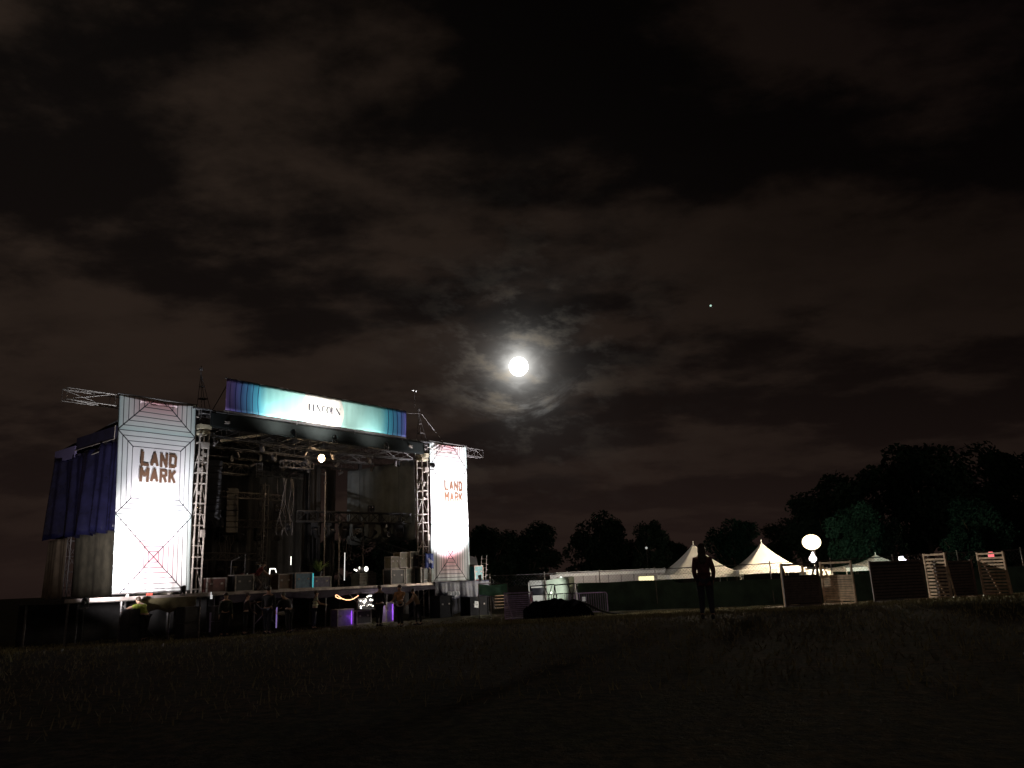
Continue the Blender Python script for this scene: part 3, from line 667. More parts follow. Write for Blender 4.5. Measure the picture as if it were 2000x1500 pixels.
# hanging work lamp
wl = thing('work_lamp', 'glowing bare work lamp hanging under the roof of the stage', 'lamp', W(6.75, 0.8, 8.30), STAGE_RZ)
bm = B(); ball(bm, (0, 0, 0), 0.17, (1, 1, 1.15), sub=3); part('bulb', bm, mat('warm_bulb', (0.9, 0.8, 0.6), emit=(1.0, 0.70, 0.38), es=16), wl)
bm = B(); bar(bm, (0, 0, 0.19), (0, 0, 0.36), 0.07, 10, 0.05); bar(bm, (0, 0, 0.36), (0, 0, 0.62), 0.012); part('socket', bm, BLACK, wl)
lamp('work_glow', 'POINT', (0, 0, -0.24), 120, (1.0, 0.68, 0.38), wl, shadow_soft_size=0.08)

# ------------------------------------------------------------------ road cases and gear on the deck
def road_case(label, u, v, z, w_, h, d_, mt, rz=0.0, edge=ALU, grp='road cases on the deck'):
    t = thing('road_case', label, 'flight case', W(u, v, z), STAGE_RZ + R(rz), grp)
    bm = B(); bx(bm, -w_ / 2, w_ / 2, -d_ / 2, d_ / 2, 0.0, h); part('case_shell', bm, mt, t)
    bm = B(); e = 0.028
    for x in (-1, 1):
        for y in (-1, 1): box(bm, (x * w_ / 2, y * d_ / 2, h / 2), (e * 2, e * 2, h + e))
        for z_ in (0.012, h): box(bm, (x * w_ / 2, 0, z_), (e * 1.8, d_, e * 1.8))
    for y in (-1, 1):
        for z_ in (0.012, h): box(bm, (0, y * d_ / 2, z_), (w_, e * 1.8, e * 1.8))
    part('edge_angle', bm, edge, t)
    for s in (-1, 1):
        bm = B(); box(bm, (s * w_ * .28, -d_ / 2 - .012, h * .62), (0.11, 0.02, 0.08)); part('latch', bm, ALU, t)
    return t
CASEB = mat('case_black', (0.03, 0.028, 0.03), 0.5); CASEG = mat('case_greygreen', (0.13, 0.15, 0.14), 0.5); CASEO = mat('case_olive', (0.14, 0.12, 0.07), 0.5)
CASEBL = mat('case_blue', (0.10, 0.20, 0.30), 0.5); CASEPU = mat('case_purple', (0.11, 0.09, 0.16), 0.5); CASETEAL = mat('case_teal', (0.08, 0.30, 0.34), 0.5)
road_case('black road case at the bottom left of the stack by the right tower', 11.45, 0.5, 1.83, 0.95, 0.78, 0.6, CASEB)
road_case('grey green road case at the bottom centre of the stack by the right tower', 12.35, 0.5, 1.83, 0.62, 0.80, 0.6, CASEG)
road_case('grey green road case at the bottom right of the stack by the right tower', 13.25, 0.2, 1.83, 0.75, 0.80, 0.6, CASEG)
road_case('small brown road case on top of the black bottom case of the stack', 11.3, 0.5, 2.66, 0.55, 0.62, 0.5, CASEO)
road_case('tall olive road case in the middle of the upper row of the stack', 11.98, 0.5, 2.69, 0.60, 0.80, 0.5, CASEO)
road_case('black road case with silver edges at the top right of the stack', 12.68, 0.45, 2.69, 0.66, 0.84, 0.5, CASEB)
road_case('slate blue road case near the middle of the deck', 5.15, 0.2, 1.83, 0.95, 0.72, 0.6, CASEBL)
road_case('brown road case left of the slate blue case on the deck', 4.20, 0.3, 1.83, 0.72, 0.68, 0.6, mat('case_brown', (0.10, 0.05, 0.025), 0.5))
road_case('low purple grey rack case under the potted fern', 6.35, 0.4, 1.83, 1.10, 0.52, 0.6, CASEPU)
road_case('teal road case at the right end of the deck beyond the banner', 17.45, 0.0, 1.83, 0.72, 0.85, 0.6, CASETEAL)
road_case('dark brown road case at the left inside, by the front tower', 0.9, 0.6, 1.83, 0.9, 0.6, 0.6, mat('case_darkred', (0.08, 0.03, 0.025), 0.5))
road_case('flat black road case low at the left inside of the stage', 2.2, 0.5, 1.83, 0.9, 0.7, 0.6, CASEB)
# lit strip lamp on the blue case
bm = B(); bx(bm, -0.015, 0.015, -0.02, 0.0, 0.0, 0.66); tagit(part('strip_light', bm, mat('cyan_strip', (0.1, 0.5, 0.6), emit=(0.10, 0.75, 0.85), es=0.8), loc=tuple(W(5.66, -0.14, 1.86)), rz=STAGE_RZ), 'thin cyan strip light standing at the corner of the slate blue case', 'light')
# mixing desk rack with gear
rk = thing('equipment_rack', 'grey equipment rack with monitors and lamps between pole and case stack', 'equipment rack', W(9.95, 1.2, 1.83), STAGE_RZ)
bm = B(); bx(bm, -0.62, 0.62, -0.3, 0.3, 0.0, 0.66, bevel=0.02); part('rack_body', bm, CASEG, rk)
for i in range(4):
    for s in (-1, 1):
        bm = B(); bx(bm, s * .32 - .25, s * .32 + .25, -0.33, -0.303, 0.06 + .15 * i, 0.17 + .15 * i); part('rack_unit', bm, STEEL, rk)
bm = B(); box(bm, (-0.30, 0, 0.83), (0.32, 0.2, 0.28), bevel=0.02); box(bm, (0.28, 0, .72), (0.5, 0.3, 0.08)); part('console', bm, STEEL, rk)
WL = mat('white_lamp_glow', (0.9, 0.9, 0.9), emit=(1.0, 0.98, 0.90), es=2.2)
bm = B(); bmesh.ops.create_cone(bm, cap_ends=True, segments=20, radius1=0.13, radius2=0.13, depth=0.03, matrix=Matrix.Translation((0.02, -0.16, 0.86)) @ Matrix.Rotation(R(90), 4, 'X')); part('round_lamp', bm, WL, rk)
for c_, r_ in (((-0.60, -0.1, 0.80), 0.055), ((-0.72, -0.1, 0.84), 0.04)): bm = B(); ball(bm, c_, r_); part('indicator_lamp', bm, WL, rk)
bm = B(); bx(bm, -0.44, -0.38, -0.13, -0.11, 0.86, 0.98); part('indicator_lamp', bm, WL, rk)
# small bright things on stage
def glowbar(name, label, cat, pts, r, mt, grp=None):
    bm = B(); tube(bm, [W(*p) - W(*pts[0]) for p in pts], r, 8)
    return tagit(part(name, bm, mt, loc=tuple(W(*pts[0]))), label, cat, grp)
glowbar('lit_tube', 'bent white lit tube above the brown road case', 'light', [(3.95, 0.9, 2.55), (3.97, 0.9, 2.80), (4.25, 0.9, 2.80), (4.32, 0.9, 2.62)], 0.022, WL)
glowbar('lit_tube', 'thin upright white lit tube behind the potted fern', 'light', [(6.05, 2.2, 3.0), (6.05, 2.2, 3.42)], 0.02, WL)
glowbar('lit_tube', 'slim upright white lit tube at the left of the deck', 'light', [(2.75, 0.9, 2.2), (2.77, 0.9, 2.62)], 0.012, mat('dim_white', (0.6, 0.6, 0.6), emit=(0.9, 0.9, 0.9), es=0.25))
glowbar('lit_tube', 'long upright white tube shining on the black leg curtain', 'light', [(9.45, 2.2, 2.15), (9.47, 2.2, 3.6)], 0.022, mat('soft_white', (0.7, 0.7, 0.7), emit=(1, 0.98, 0.93), es=0.9))

def fern(loc, label, h=0.5, n=30, seed=1):
    rnd = random.Random(seed); t = thing('potted_fern', label, 'plant', loc)
    bm = B(); bmesh.ops.create_cone(bm, cap_ends=True, segments=14, radius1=0.13, radius2=0.18, depth=0.22, matrix=Matrix.Translation((0, 0, 0.11))); part('pot', bm, BLACK, t)
    bm = B()
    for i in range(n):
        a = rnd.uniform(0, 6.28); L = h * rnd.uniform(.7, 1.15); tl_ = rnd.uniform(.25, 1.15)
        pr = Vector((0, 0, 0.2))
        for k in range(9):
            q = (k + 1) / 9; p = Vector((math.cos(a) * L * q * tl_, math.sin(a) * L * q * tl_, 0.2 + L * (q - 0.55 * q * q * tl_)))
            s = Vector((-math.sin(a), math.cos(a), 0.15)) * (0.09 * (1 - q * .8))
            for sg in (-1, 1):
                bm.faces.new([bm.verts.new(x) for x in (pr, pr.lerp(p, .5), p + s * sg)])
            pr = p
    part('fronds', bm, mat('fern_green', (0.24, 0.36, 0.12), 0.6, 0, 0.4, 8), t)
fern(W(6.35, 0.35, 2.39), 'potted fern standing on the low purple grey rack case', 0.78, 60)

# drum kit and stands at the left, dim
dk = thing('drum_kit', 'dim drum kit with silver stands on the left half of the deck', 'drum kit', W(3.55, 2.2, 1.81), STAGE_RZ)
bm = B(); bmesh.ops.create_cone(bm, cap_ends=True, segments=20, radius1=0.28, radius2=0.28, depth=0.4, matrix=Matrix.Translation((0, 0, 0.3)) @ Matrix.Rotation(R(90), 4, 'X')); part('bass_drum', bm, mat('drum_shell', (0.14, 0.03, 0.03), 0.3), dk)
for x in (-.3, .3):
    bm = B(); bmesh.ops.create_cone(bm, cap_ends=True, segments=18, radius1=0.16, radius2=0.16, depth=0.22, matrix=Matrix.Translation((x, 0, 0.72))); part('tom_drum', bm, MATS['drum_shell'], dk)
for x, z in ((-.7, 1.15), (.75, 1.25)):
    bm = B(); bmesh.ops.create_cone(bm, cap_ends=True, segments=20, radius1=0.24, radius2=0.03, depth=0.03, matrix=Matrix.Translation((x, 0, z))); part('cymbal', bm, mat('brass', (0.5, 0.36, 0.14), 0.3, 0.8), dk)
    bm = B(); bar(bm, (x, 0, 0.25), (x, 0, z), 0.012)
    for a in range(3): bar(bm, (x, 0, 0.3), (x + .25 * math.cos(a * 2.1), .25 * math.sin(a * 2.1), 0), 0.01)
    part('stand', bm, ALU, dk)
for i, (u, v, h, lb) in enumerate(((1.75, 0.6, 1.35, 'microphone stand at the left of the deck'), (2.7, 1.0, 1.5, 'microphone stand left of the drum kit'), (3.15, 0.2, 1.1, 'low microphone stand in front of the drum kit'))):
    t = thing('microphone_stand', lb, 'microphone stand', W(u, v, 1.81), STAGE_RZ + i, 'microphone stands on the deck')
    bm = B(); bar(bm, (0, 0, .15), (0, 0, h), 0.012); bar(bm, (0, 0, h), (0.35, 0, h + .15), 0.01)
    for a in range(3): bar(bm, (0, 0, .2), (.28 * math.cos(a * 2.1), .28 * math.sin(a * 2.1), 0), 0.01)
    part('stand_tube', bm, STEEL, t); bm = B(); ball(bm, (0.38, 0, h + .16), 0.035); part('microphone', bm, STEEL, t)

# right end: ladder frame and gear beyond the banner
t = thing('step_ladder', 'silver step ladder folded at the right end of the deck', 'ladder', W(18.1, -0.1, 1.83), STAGE_RZ)
bm = B()
for y in (-.2, .2): bar(bm, (-.05, y, 0), (0.12, y, 1.45), 0.025)
for i in range(5): bar(bm, (-.05 + .03 * i, -.2, .22 + .26 * i), (-.05 + .03 * i, .2, .22 + .26 * i), 0.018)
for i in (1, 2, 3): bar(bm, (.0, -.2, .3 * i), (.22, -.2, .3 * i + .02), 0.012)
part('ladder_frame', bm, ALU, t)
t = thing('tilted_case_lid', 'black case lid propped open above the teal road case', 'case lid', W(17.4, 0.1, 2.70), STAGE_RZ)
bm = B(); box(bm, (0.05, 0.1, 0.28), (0.85, 0.08, 0.6), Matrix.Rotation(R(-18), 4, 'X') @ Matrix.Rotation(R(8), 4, 'Y'), bevel=.02); part('lid_panel', bm, CASEB, t)
bm = B(); 
for x in (-.38, .45): bar(bm, (x, 0, 0.0), (x + .03, 0.2, .58), 0.016)
part('lid_edge', bm, ALU, t)
# blue cloth tied to right tower
drape('cloth_bag', 'royal blue cloth with a pale patch tied low on the right tower', 'cloth', mat('royal_blue', (0.03, 0.08, 0.42), 0.6), 13.1, 13.75, -0.25, -0.25, 2.62, 3.42, 2, 0.06, None, 41, nu=14, nv=10)
bm = B(); box(bm, (13.45, -0.34, 2.98), (0.26, 0.01, 0.14), Matrix.Rotation(R(28), 4, 'Y')); box(bm, (13.30, -0.345, 3.02), (0.09, 0.01, 0.3), Matrix.Rotation(R(-14), 4, 'Y'))
pp = part('pale_patch', bm, mat('pale_print', (0.5, 0.55, 0.7), 0.6)); pp.parent = bpy.data.objects['cloth_bag']
# small clutter along the deck lip
for i, (u, s, lb) in enumerate(((-2.55, .09, 'small red tool box on the deck lip below the left banner'), (-3.4, .07, 'small grey clamp box on the deck lip, left under the left banner'), (-1.75, .06, 'small silver clamp box on the deck lip under the middle of the left banner'), (16.9, .07, 'small dark box with a red tint on the deck lip by the right banner'))):
    t = thing('tool_box', lb, 'box', W(u, -0.7, 1.83), STAGE_RZ + i, 'small boxes on the deck lip')
    bm = B(); box(bm, (0, 0, s / 2), (s * 2.4, s * 1.3, s), bevel=.01); part('box_body', bm, mat('toolred', (0.4, 0.06, 0.04), 0.5) if i in (0, 3) else ALU, t)
    bm = B(); tube(bm, [(-s, 0, s), (-s, 0, s * 1.5), (s, 0, s * 1.5), (s, 0, s)], 0.008); part('handle', bm, STEEL, t)
t = thing('hanging_tag', 'small white tag hanging at the deck edge by the left tower', 'tag', W(-0.05, -0.92, 1.86), STAGE_RZ)
bm = B(); bar(bm, (0, 0, 0), (0, 0, -.14), 0.02); box(bm, (0.02, 0, -.2), (0.09, 0.02, 0.16)); part('tag_plate', bm, mat('tag_white_glow', (0.8, 0.8, 0.8), emit=(1, 1, 1), es=0.5), t)  # tag brightness is partly put in as a glow of its own

# ------------------------------------------------------------------ below the deck
def sub(label, u, v, z=0.0, h=0.6):
    t = thing('subwoofer', label, 'loudspeaker', W(u, v, gz(*W(u, v, 0).xy) + z), STAGE_RZ, 'black loudspeaker boxes below the deck')
    bm = B(); bx(bm, -.32, .32, -.3, .3, 0, h, bevel=.015); part('cabinet', bm, CASEB, t)
    bm = B(); bx(bm, -.27, .27, -.325, -.305, .06, h - .06); part('grille', bm, mat('grille', (0.045, 0.045, 0.05), 0.6), t)
sub('lower black loudspeaker box below the right side of the left banner', -1.25, -1.3); sub('upper black loudspeaker box below the right side of the left banner', -1.25, -1.3, .62)
sub('lower black loudspeaker box below the left side of the left banner', -3.4, -1.3); sub('upper black loudspeaker box below the left side of the left banner', -3.4, -1.3, .62)
sub('lower black loudspeaker box under the left tower', 0.1, -1.3); sub('upper black loudspeaker box under the left tower', 0.1, -1.3, .62)
t = thing('white_canister', 'white upright canister standing below the left tower', 'canister', W(-0.15, -1.25, 0.03), STAGE_RZ)
bm = B(); bar(bm, (0, 0, .25), (0, 0, 1.02), 0.10, 14); part('canister_body', bm, mat('lilac_white', (0.42, 0.38, 0.55), 0.5), t)
bm = B(); bar(bm, (0, 0, 0), (0, 0, .25), 0.13, 14); bar(bm, (0, 0, 1.02), (0, 0, 1.1), 0.05, 10); part('canister_base', bm, BLACK, t)
# purple lit rack under the deck
PUR = (0.42, 0.12, 1.0)
def purple_case(label, u, v, w_, h, e):
    t = road_case(label, u, v, gz(*W(u, v, 0).xy), w_, h, 0.5, mat('case_violet', (0.22, 0.16, 0.34), 0.45), grp='cases under the deck lit violet')
    bm = B(); bar(bm, (w_ * .36, -0.29, 0.08), (w_ * .36, -0.29, h - .08), 0.015); part('led_strip', bm, mat('violet_led', (0.3, 0.1, 0.8), emit=PUR, es=1.6), t)
    lamp('violet_glow', 'POINT', (w_ * .30, -0.45, h * .55), e * .9, PUR, t, shadow_soft_size=0.05)
purple_case('violet lit silver edged case under the deck below the glowing rope', 6.95, -0.75, 0.95, 0.78, 1.6)
purple_case('narrow violet lit case under the deck, right of the stagehand', 9.65, -0.9, 0.45, 0.95, 0.9)
road_case('black case with silver edges under the string of white lamps', 8.3, -0.5, 0.02, 0.9, 0.62, 0.5, CASEB, grp='cases under the deck lit violet')
bm = B(); bar(bm, (0, 0, 0), (0, 0, .9), 0.03, 8); lt2 = thing('violet_tube', 'thin violet lit tube on the ground below the middle left of the deck', 'light', W(3.1, -1.0, 0.2), STAGE_RZ); part('tube_glass', bm, mat('violet_tube_dim', (0.4, 0.3, 0.6), emit=(0.55, 0.40, 0.9), es=0.25), lt2)
lamp('violet_tube_glow', 'POINT', (0, -.3, .5), 0.5, PUR, lt2, shadow_soft_size=.05)
# orange rope light
pts = [(7.95, -.92, 1.28), (7.75, -.92, 1.32), (7.62, -.92, 1.38), (7.60, -.92, 1.45), (7.68, -.92, 1.47), (7.80, -.92, 1.40), (8.0, -.92, 1.28), (8.25, -.92, 1.21), (8.5, -.92, 1.20), (8.72, -.92, 1.25), (9.0, -.92, 1.38)]
bm = B(); tube(bm, [Vector(p) - Vector((1.2, 0, 0)) for p in pts], 0.018, 8)
rp = tagit(part('rope_light', bm, mat('rope_glow', (1, .6, .3), emit=(1.0, 0.52, 0.28), es=2.6), loc=tuple(O), rz=STAGE_RZ), 'glowing orange rope light looped below the middle of the deck', 'light')
lamp('rope_glow', 'POINT', (7.0, -1.0, 1.1), 1.4, (1.0, .5, .25), rp, shadow_soft_size=.15)
# cluster of lit white lamps / control desk
cd = thing('control_desk', 'small control desk crowded with white lamps below the deck', 'control desk', W(8.45, -0.8, 0.68), STAGE_RZ)
bm = B(); bx(bm, -.5, .5, -.2, .2, 0.0, .06); box(bm, (0, .15, .3), (.9, .05, .5)); part('desk_top', bm, BLACK, cd)
rnd = random.Random(5)
DL = mat('desk_lamp_glow', (0.9, .9, .8), emit=(1.0, 0.93, 0.85), es=2.4)
for (x, z, s_) in ((-.42, .44, .05), (-.42, .18, .045), (-.40, .10, .05), (-.25, .40, .05), (-.18, .34, .05), (-.12, .42, .06), (-.1, .5, .04), (.0, .62, .04), (.08, .64, .04), (.16, .66, .045), (.25, .66, .045), (.22, .46, .07), (.33, .44, .05), (.36, .16, .05), (.24, .22, .03), (.16, .24, .03), (.08, .22, .03), (-.2, .22, .03), (-.3, .2, .025), (.0, .17, .02)):
    bm = B(); ball(bm, (x, -0.02, z), s_, (1, .6, .8), sub=2); part('desk_lamp', bm, DL, cd)
lamp('desk_glow', 'POINT', (0.3, -.5, .45), 24, (1.0, .9, .8), cd, shadow_soft_size=.1)
# right under-deck: dark cases, white notices, lit stairs
CASEK = mat('case_matt_black', (0.008, 0.008, 0.010), 0.8, spec=.15)
road_case('large black case with a white notice under the right banner', 16.0, -1.2, gz(*W(16, -1.2, 0).xy), 1.5, 1.0, 0.7, CASEK, edge=CASEK, grp='cases under the deck at the right')
road_case('black case under the left corner of the navy deck tarpaulin', 13.3, -1.2, gz(*W(13, -1.2, 0).xy), 0.9, 1.1, 0.7, CASEK, edge=CASEK, grp='cases under the deck at the right')
t = thing('paper_notice', 'white paper notice with dark print taped to the large black case', 'notice', W(15.75, -1.575, 0.55), STAGE_RZ)
bm = B(); box(bm, (0, 0, 0), (0.34, 0.006, 0.34), Matrix.Rotation(R(8), 4, 'Y')); part('paper_sheet', bm, mat('paper', (0.8, 0.8, 0.75), 0.7, emit=(1, 1, .95), es=0.12), t)  # paper carries a faint added glow on top of its white
bm = B()
for i in range(3): box(bm, (0.02, -0.006, .08 - .08 * i), (0.2, 0.004, 0.02), Matrix.Rotation(R(8), 4, 'Y'))
part('print_block', bm, BLACKINK, t)
t = thing('folded_cloths', 'pile of pale folded cloths under the navy deck tarpaulin', 'cloth pile', W(14.3, -1.25, 1.12), STAGE_RZ)
bm = B()
for i in range(4): box(bm, (-.35 + .22 * i, 0, .09), (0.16, 0.2, 0.22), Matrix.Rotation(R(20 - 12 * i), 4, 'Y'), bevel=.03)
part('cloth_stack', bm, mat('pale_cloth_glow', (0.5, 0.5, 0.5), 0.8, emit=(.8, .8, .8), es=.06), t)  # cloths are brightened by a weak added glow
sx0 = thing('stage_stairs', 'metal stairs lit orange at the right end of the deck', 'stairs', W(18.6, -1.0, 0.05), STAGE_RZ - R(38))
for i in range(7):
    bm = B(); bx(bm, -.42 + .04 * i, .42, -.12 + .12 * i, .1 + .12 * i, .16 + .17 * i, .19 + .17 * i); part('tread', bm, mat('stair_steel', (0.45, 0.32, 0.20), 0.4, .2), sx0)
bm = B(); bar(bm, (.44, -.1, .1), (.44, .75, 1.3), .025); bar(bm, (-.44, -.1, .1), (-.44, .75, 1.3), .025); part('stringer', bm, STEEL, sx0)
lamp('stair_glow', 'SPOT', (0.1, -1.1, 1.3), 14, (1.0, .48, .22), sx0, (0, .4, .7), spot_size=R(50), spot_blend=1, shadow_soft_size=.05)
# green sheet on rail right of the deck
t = thing('green_sheet', 'pale green sheet tied over a rail right of the deck', 'sheet', (0, 0, 0))
a_, b_ = Vector((-2.05, 39.3, 0)), Vector((-0.62, 38.9, 0))
bm = cloth(24, 5, lambda s, q: (a_.x + (b_.x - a_.x) * s, a_.y + (b_.y - a_.y) * s + .05 * math.sin(s * 13 + q * 2), 1.18 + .5 * q - .06 * math.sin(s * 3.14)))
solid(part('sheet_cloth', bm, BRIGHTGREEN, t, smooth=True), .006)
bm = B(); bar(bm, a_ + Vector((0, 0, 1.7)), b_ + Vector((0, 0, 1.68)), .02)
for p in (a_, b_): bar(bm, p, p + Vector((0, 0, 1.7)), .025)
part('rail', bm, STEEL, t)

# ================================================================== PEOPLE
def skin_mesh(name, verts, edges, mt, parent, sub=1):
    """verts: list of (x,y,z,r)"""
    bm = B(); ly = bm.verts.layers.skin.verify(); vs = []
    for i, v in enumerate(verts):
        bv = bm.verts.new(v[:3]); bv[ly].radius = (v[3], v[3] * (v[4] if len(v) > 4 else 1)); bv[ly].use_root = (i == 0); vs.append(bv)
    for a, b_ in edges: bm.edges.new((vs[a], vs[b_]))
    o = part(name, bm, mt, parent)
    s = o.modifiers.new('skin', 'SKIN'); s.use_smooth_shade = True
    s2 = o.modifiers.new('sub', 'SUBSURF'); s2.levels = sub; s2.render_levels = sub
    return o
def dirv(az, el):  # az about z from +y (forward), el up; returns unit vector
    az, el = R(az), R(el); return Vector((math.sin(az) * math.cos(el), math.cos(az) * math.cos(el), math.sin(el)))
def person(label, loc, face, H=1.72, lean=0, legs=((4, 0), (-4, 0)), arms=(((-70, 10), (-75, 25)), ((-70, 10), (-75, 25))), shirt=None, trousers=None, hair='short', headtilt=0, squat=0.0, coat=0.0, sleeves='long', hunch=0, female=False, group='people at the stage', bulk=1.15):
    """face: heading of the face in degrees from +y towards +x. arms: ((upper el, out az),(fore el, out az))"""
    t = thing('person', label, 'person', loc, -R(face), group)
    k = H / 1.72; hipz = (0.90 - squat) * k
    P = [Vector((0, 0, hipz))]
    sd = Vector((0, math.sin(R(lean)), math.cos(R(lean)))); sd2 = Vector((0, math.sin(R(lean + hunch)), math.cos(R(lean + hunch))))
    waist = P[0] + sd * .14 * k; chest = waist + sd * .20 * k; upc = chest + sd2 * .13 * k; neck = upc + sd2 * .09 * k
    hd = Vector((0, math.sin(R(lean * .6 + hunch + headtilt)), math.cos(R(lean * .6 + hunch + headtilt))))
    fw = Vector((0, hd.z, -hd.y))
    jaw = neck + hd * .07 * k + fw * .025 * k; skull = neck + hd * .15 * k + fw * .005 * k; crown = neck + hd * .21 * k
    sw = (.165 if female else .19) * k; hw = .095 * k
    V = []; Ed = []
    def av(p, r, asp=1): V.append((p.x, p.y, p.z, r * k * (1.12 if r > .03 else 1), asp)); return len(V) - 1
    pel = av(P[0], .125, .8); wa = av(waist, .105 if female else .12, .8); ch = av(chest, .125, .8); uc = av(upc, .10, .85); nk = av(neck, .052); jw = av(jaw, .062); sk = av(skull, .083); cr = av(crown, .05)
    Ed += [(pel, wa), (wa, ch), (ch, uc), (uc, nk), (nk, jw), (jw, sk), (sk, cr)]
    shirtV = [(*P[0], .135 * k, .85), (*waist, (.118 if female else .135) * k, .85), (*chest, .145 * k, .82), (*upc, .118 * k, .85), (*(upc + sd2 * .05 * k), .075 * k, 1)]; shirtE = [(0, 1), (1, 2), (2, 3), (3, 4)]
    if coat: 
        c0 = P[0] - Vector((0, 0, coat)); shirtV.append((*c0, .165 * k, .85)); shirtE.append((0, len(shirtV) - 1))
    for s, (ua, fa) in zip((-1, 1), arms):
        sh = upc + Vector((s * sw, 0, 0)) - sd2 * .01 * k
        def dd(el, az): v = dirv(az, el); return Vector((v.x * s, v.y, v.z))
        el_ = sh + dd(*ua) * .29 * k; wr = el_ + dd(*fa) * .25 * k; hdr = dd(*fa)
        a, b_, c, w_ = av(sh, .055), av(sh.lerp(el_, .5), .047), av(el_, .038), av(wr, .026)
        palm = av(wr + hdr * .045 * k, .030, .6); Ed += [(uc, a), (a, b_), (b_, c), (c, w_), (w_, palm)]
        side = hdr.cross(Vector((0, 0, 1))); side = side.normalized() if side.length > .1 else Vector((0, 1, 0)); side = Vector((0, 1, 0)) if abs(hdr.z) > .8 else side
        pc = wr + hdr * .085 * k; curl = Vector((-s, 0, 0)) * .3
        for fi, (off, fl) in enumerate(((-.030, .062), (-.010, .075), (.010, .070), (.028, .055))):
            f0 = av(pc + side * off * k, .0095); f1 = av(pc + side * off * 1.1 * k + (hdr + curl * .3).normalized() * fl * .5 * k, .0085); f2 = av(pc + side * off * 1.15 * k + (hdr + curl * .8).normalized() * fl * k, .007)
            Ed += [(palm, f0), (f0, f1), (f1, f2)]
        t0 = av(wr + hdr * .04 * k + side * .045 * k, .010); t1 = av(wr + hdr * .085 * k + side * .062 * k, .008); Ed += [(palm, t0), (t0, t1)]
        n = len(shirtV); shirtV += [(*sh, .068 * k, 1), (*sh.lerp(el_, .5), .058 * k, 1)]; shirtE += [(3, n), (n, n + 1)]
        if sleeves == 'long': shirtV += [(*el_, .050 * k, 1), (*el_.lerp(wr, .92), .037 * k, 1)]; shirtE += [(n + 1, n + 2), (n + 2, n + 3)]
    trV = [(*(P[0] + Vector((0, 0, .05))), .132 * k, .85)]; trE = []
    for s, (fw_, out) in zip((-1, 1), legs):
        hp = P[0] + Vector((s * hw, 0, -.04 * k))
        th = math.asin(min(.95, squat / .45 * .8)) if squat else 0
        tv = Vector((s * math.sin(R(out)), math.sin(R(fw_) + th), 0)); tv.z = -math.sqrt(max(.02, 1 - tv.length_squared))
        kn = hp + tv * .41 * k
        foot = Vector((kn.x + s * .01, (kn.y if not squat else kn.y - math.sin(th) * .36 * k) - (.02 if fw_ >= 0 else .06), .085 * k))
        a, m_, c, sh_, d_ = av(hp, .085), av(hp.lerp(kn, .5), .073), av(kn, .052), av(kn.lerp(foot, .4) + Vector((0, -.01, 0)), .050), av(foot, .035)
        toe = av(foot + Vector((0, .13 * k, -.05 * k)), .032, .7); Ed += [(pel, a), (a, m_), (m_, c), (c, sh_), (sh_, d_), (d_, toe)]
        n = len(trV); trV += [(*hp, .093 * k, 1), (*hp.lerp(kn, .5), .082 * k, 1), (*kn, .063 * k, 1), (*kn.lerp(foot, .45), .058 * k, 1), (*(foot + Vector((0, 0, .03))), .046 * k, 1)]
        trE += [(0, n), (n, n + 1), (n + 1, n + 2), (n + 2, n + 3), (n + 3, n + 4)]
        shoes = B(); ball(shoes, foot + Vector((0, .06 * k, -.045 * k)), .05 * k, (.85, 2.5, .8)); ball(shoes, foot + Vector((0, -.02, -.01)), .05 * k, (.85, 1.1, 1.1)); part('shoe', shoes, RUBBER, t, smooth=True)
    shirtV = [(*q[:3], q[3] * bulk, *q[4:]) for q in shirtV]; trV = [(*q[:3], q[3] * bulk, *q[4:]) for q in trV]
    body = skin_mesh('body', V, Ed, SKIN, t)
    # face and ears join the body's own figure as its nose, eyes, mouth
    f = B(); rt = Matrix.Rotation(-R(lean * .6 + hunch + headtilt), 4, 'X')
    ball(f, skull + fw * .088 * k - hd * .03 * k, .016 * k, (.8, 1, 1.4)); 
    for s in (-1, 1): ball(f, skull + Vector((s * .084 * k, 0, 0)) - hd * .02 * k, .026 * k, (.35, .8, 1.2))
    for s in (-1, 1): ball(f, skull + fw * .076 * k + Vector((s * .032 * k, 0, 0)) - hd * .005 * k, .010 * k, mi=1)
    ball(f, skull + fw * .080 * k - hd * .075 * k, .014 * k, (1.6, .5, .4), mi=1); part('face', f, [SKIN, mat('eye_dark', (0.05, 0.03, 0.03), .4)], t)
    if shirt: skin_mesh('jacket' if coat else 'shirt', shirtV, shirtE, shirt, t)
    if trousers: skin_mesh('trousers', trV, trE, trousers, t)
    if hair:
        hb_ = B(); ball(hb_, skull + hd * .022 * k - fw * .016 * k, .098 * k, (.95, 1.0, 1.0), 3)
        if hair == 'long':
            ball(hb_, neck + hd * .07 * k - fw * .055 * k, .088 * k, (1.1, .75, 1.7), 3); ball(hb_, neck - hd * .06 * k - fw * .085 * k, .085 * k, (1.25, .55, 1.5), 3); ball(hb_, neck - hd * .16 * k - fw * .09 * k, .065 * k, (1.2, .5, 1.3), 3)
        for v in hb_.verts:
            nz = math.sin(v.co.x * 90) * .5 + math.sin(v.co.z * 60 + v.co.x * 40) * .5; v.co += (v.co - skull).normalized() * .004 * nz
        part('hair', hb_, HAIRM, t, smooth=True)
    return t
def fab(n, c): return mat(n, c, 0.85, 0, 0.3, 12, 0.3)
NAVY = fab('dark_denim', (0.03, 0.035, 0.055)); BLK = fab('black_cloth', (0.018, 0.017, 0.018)); MAROON = fab('maroon_cloth', (0.075, 0.022, 0.022))
def at(x, y): return (x, y, gz(x, y))
A_DOWN = (((-82, 60), (-78, 30)), ((-82, 60), (-78, 30)))
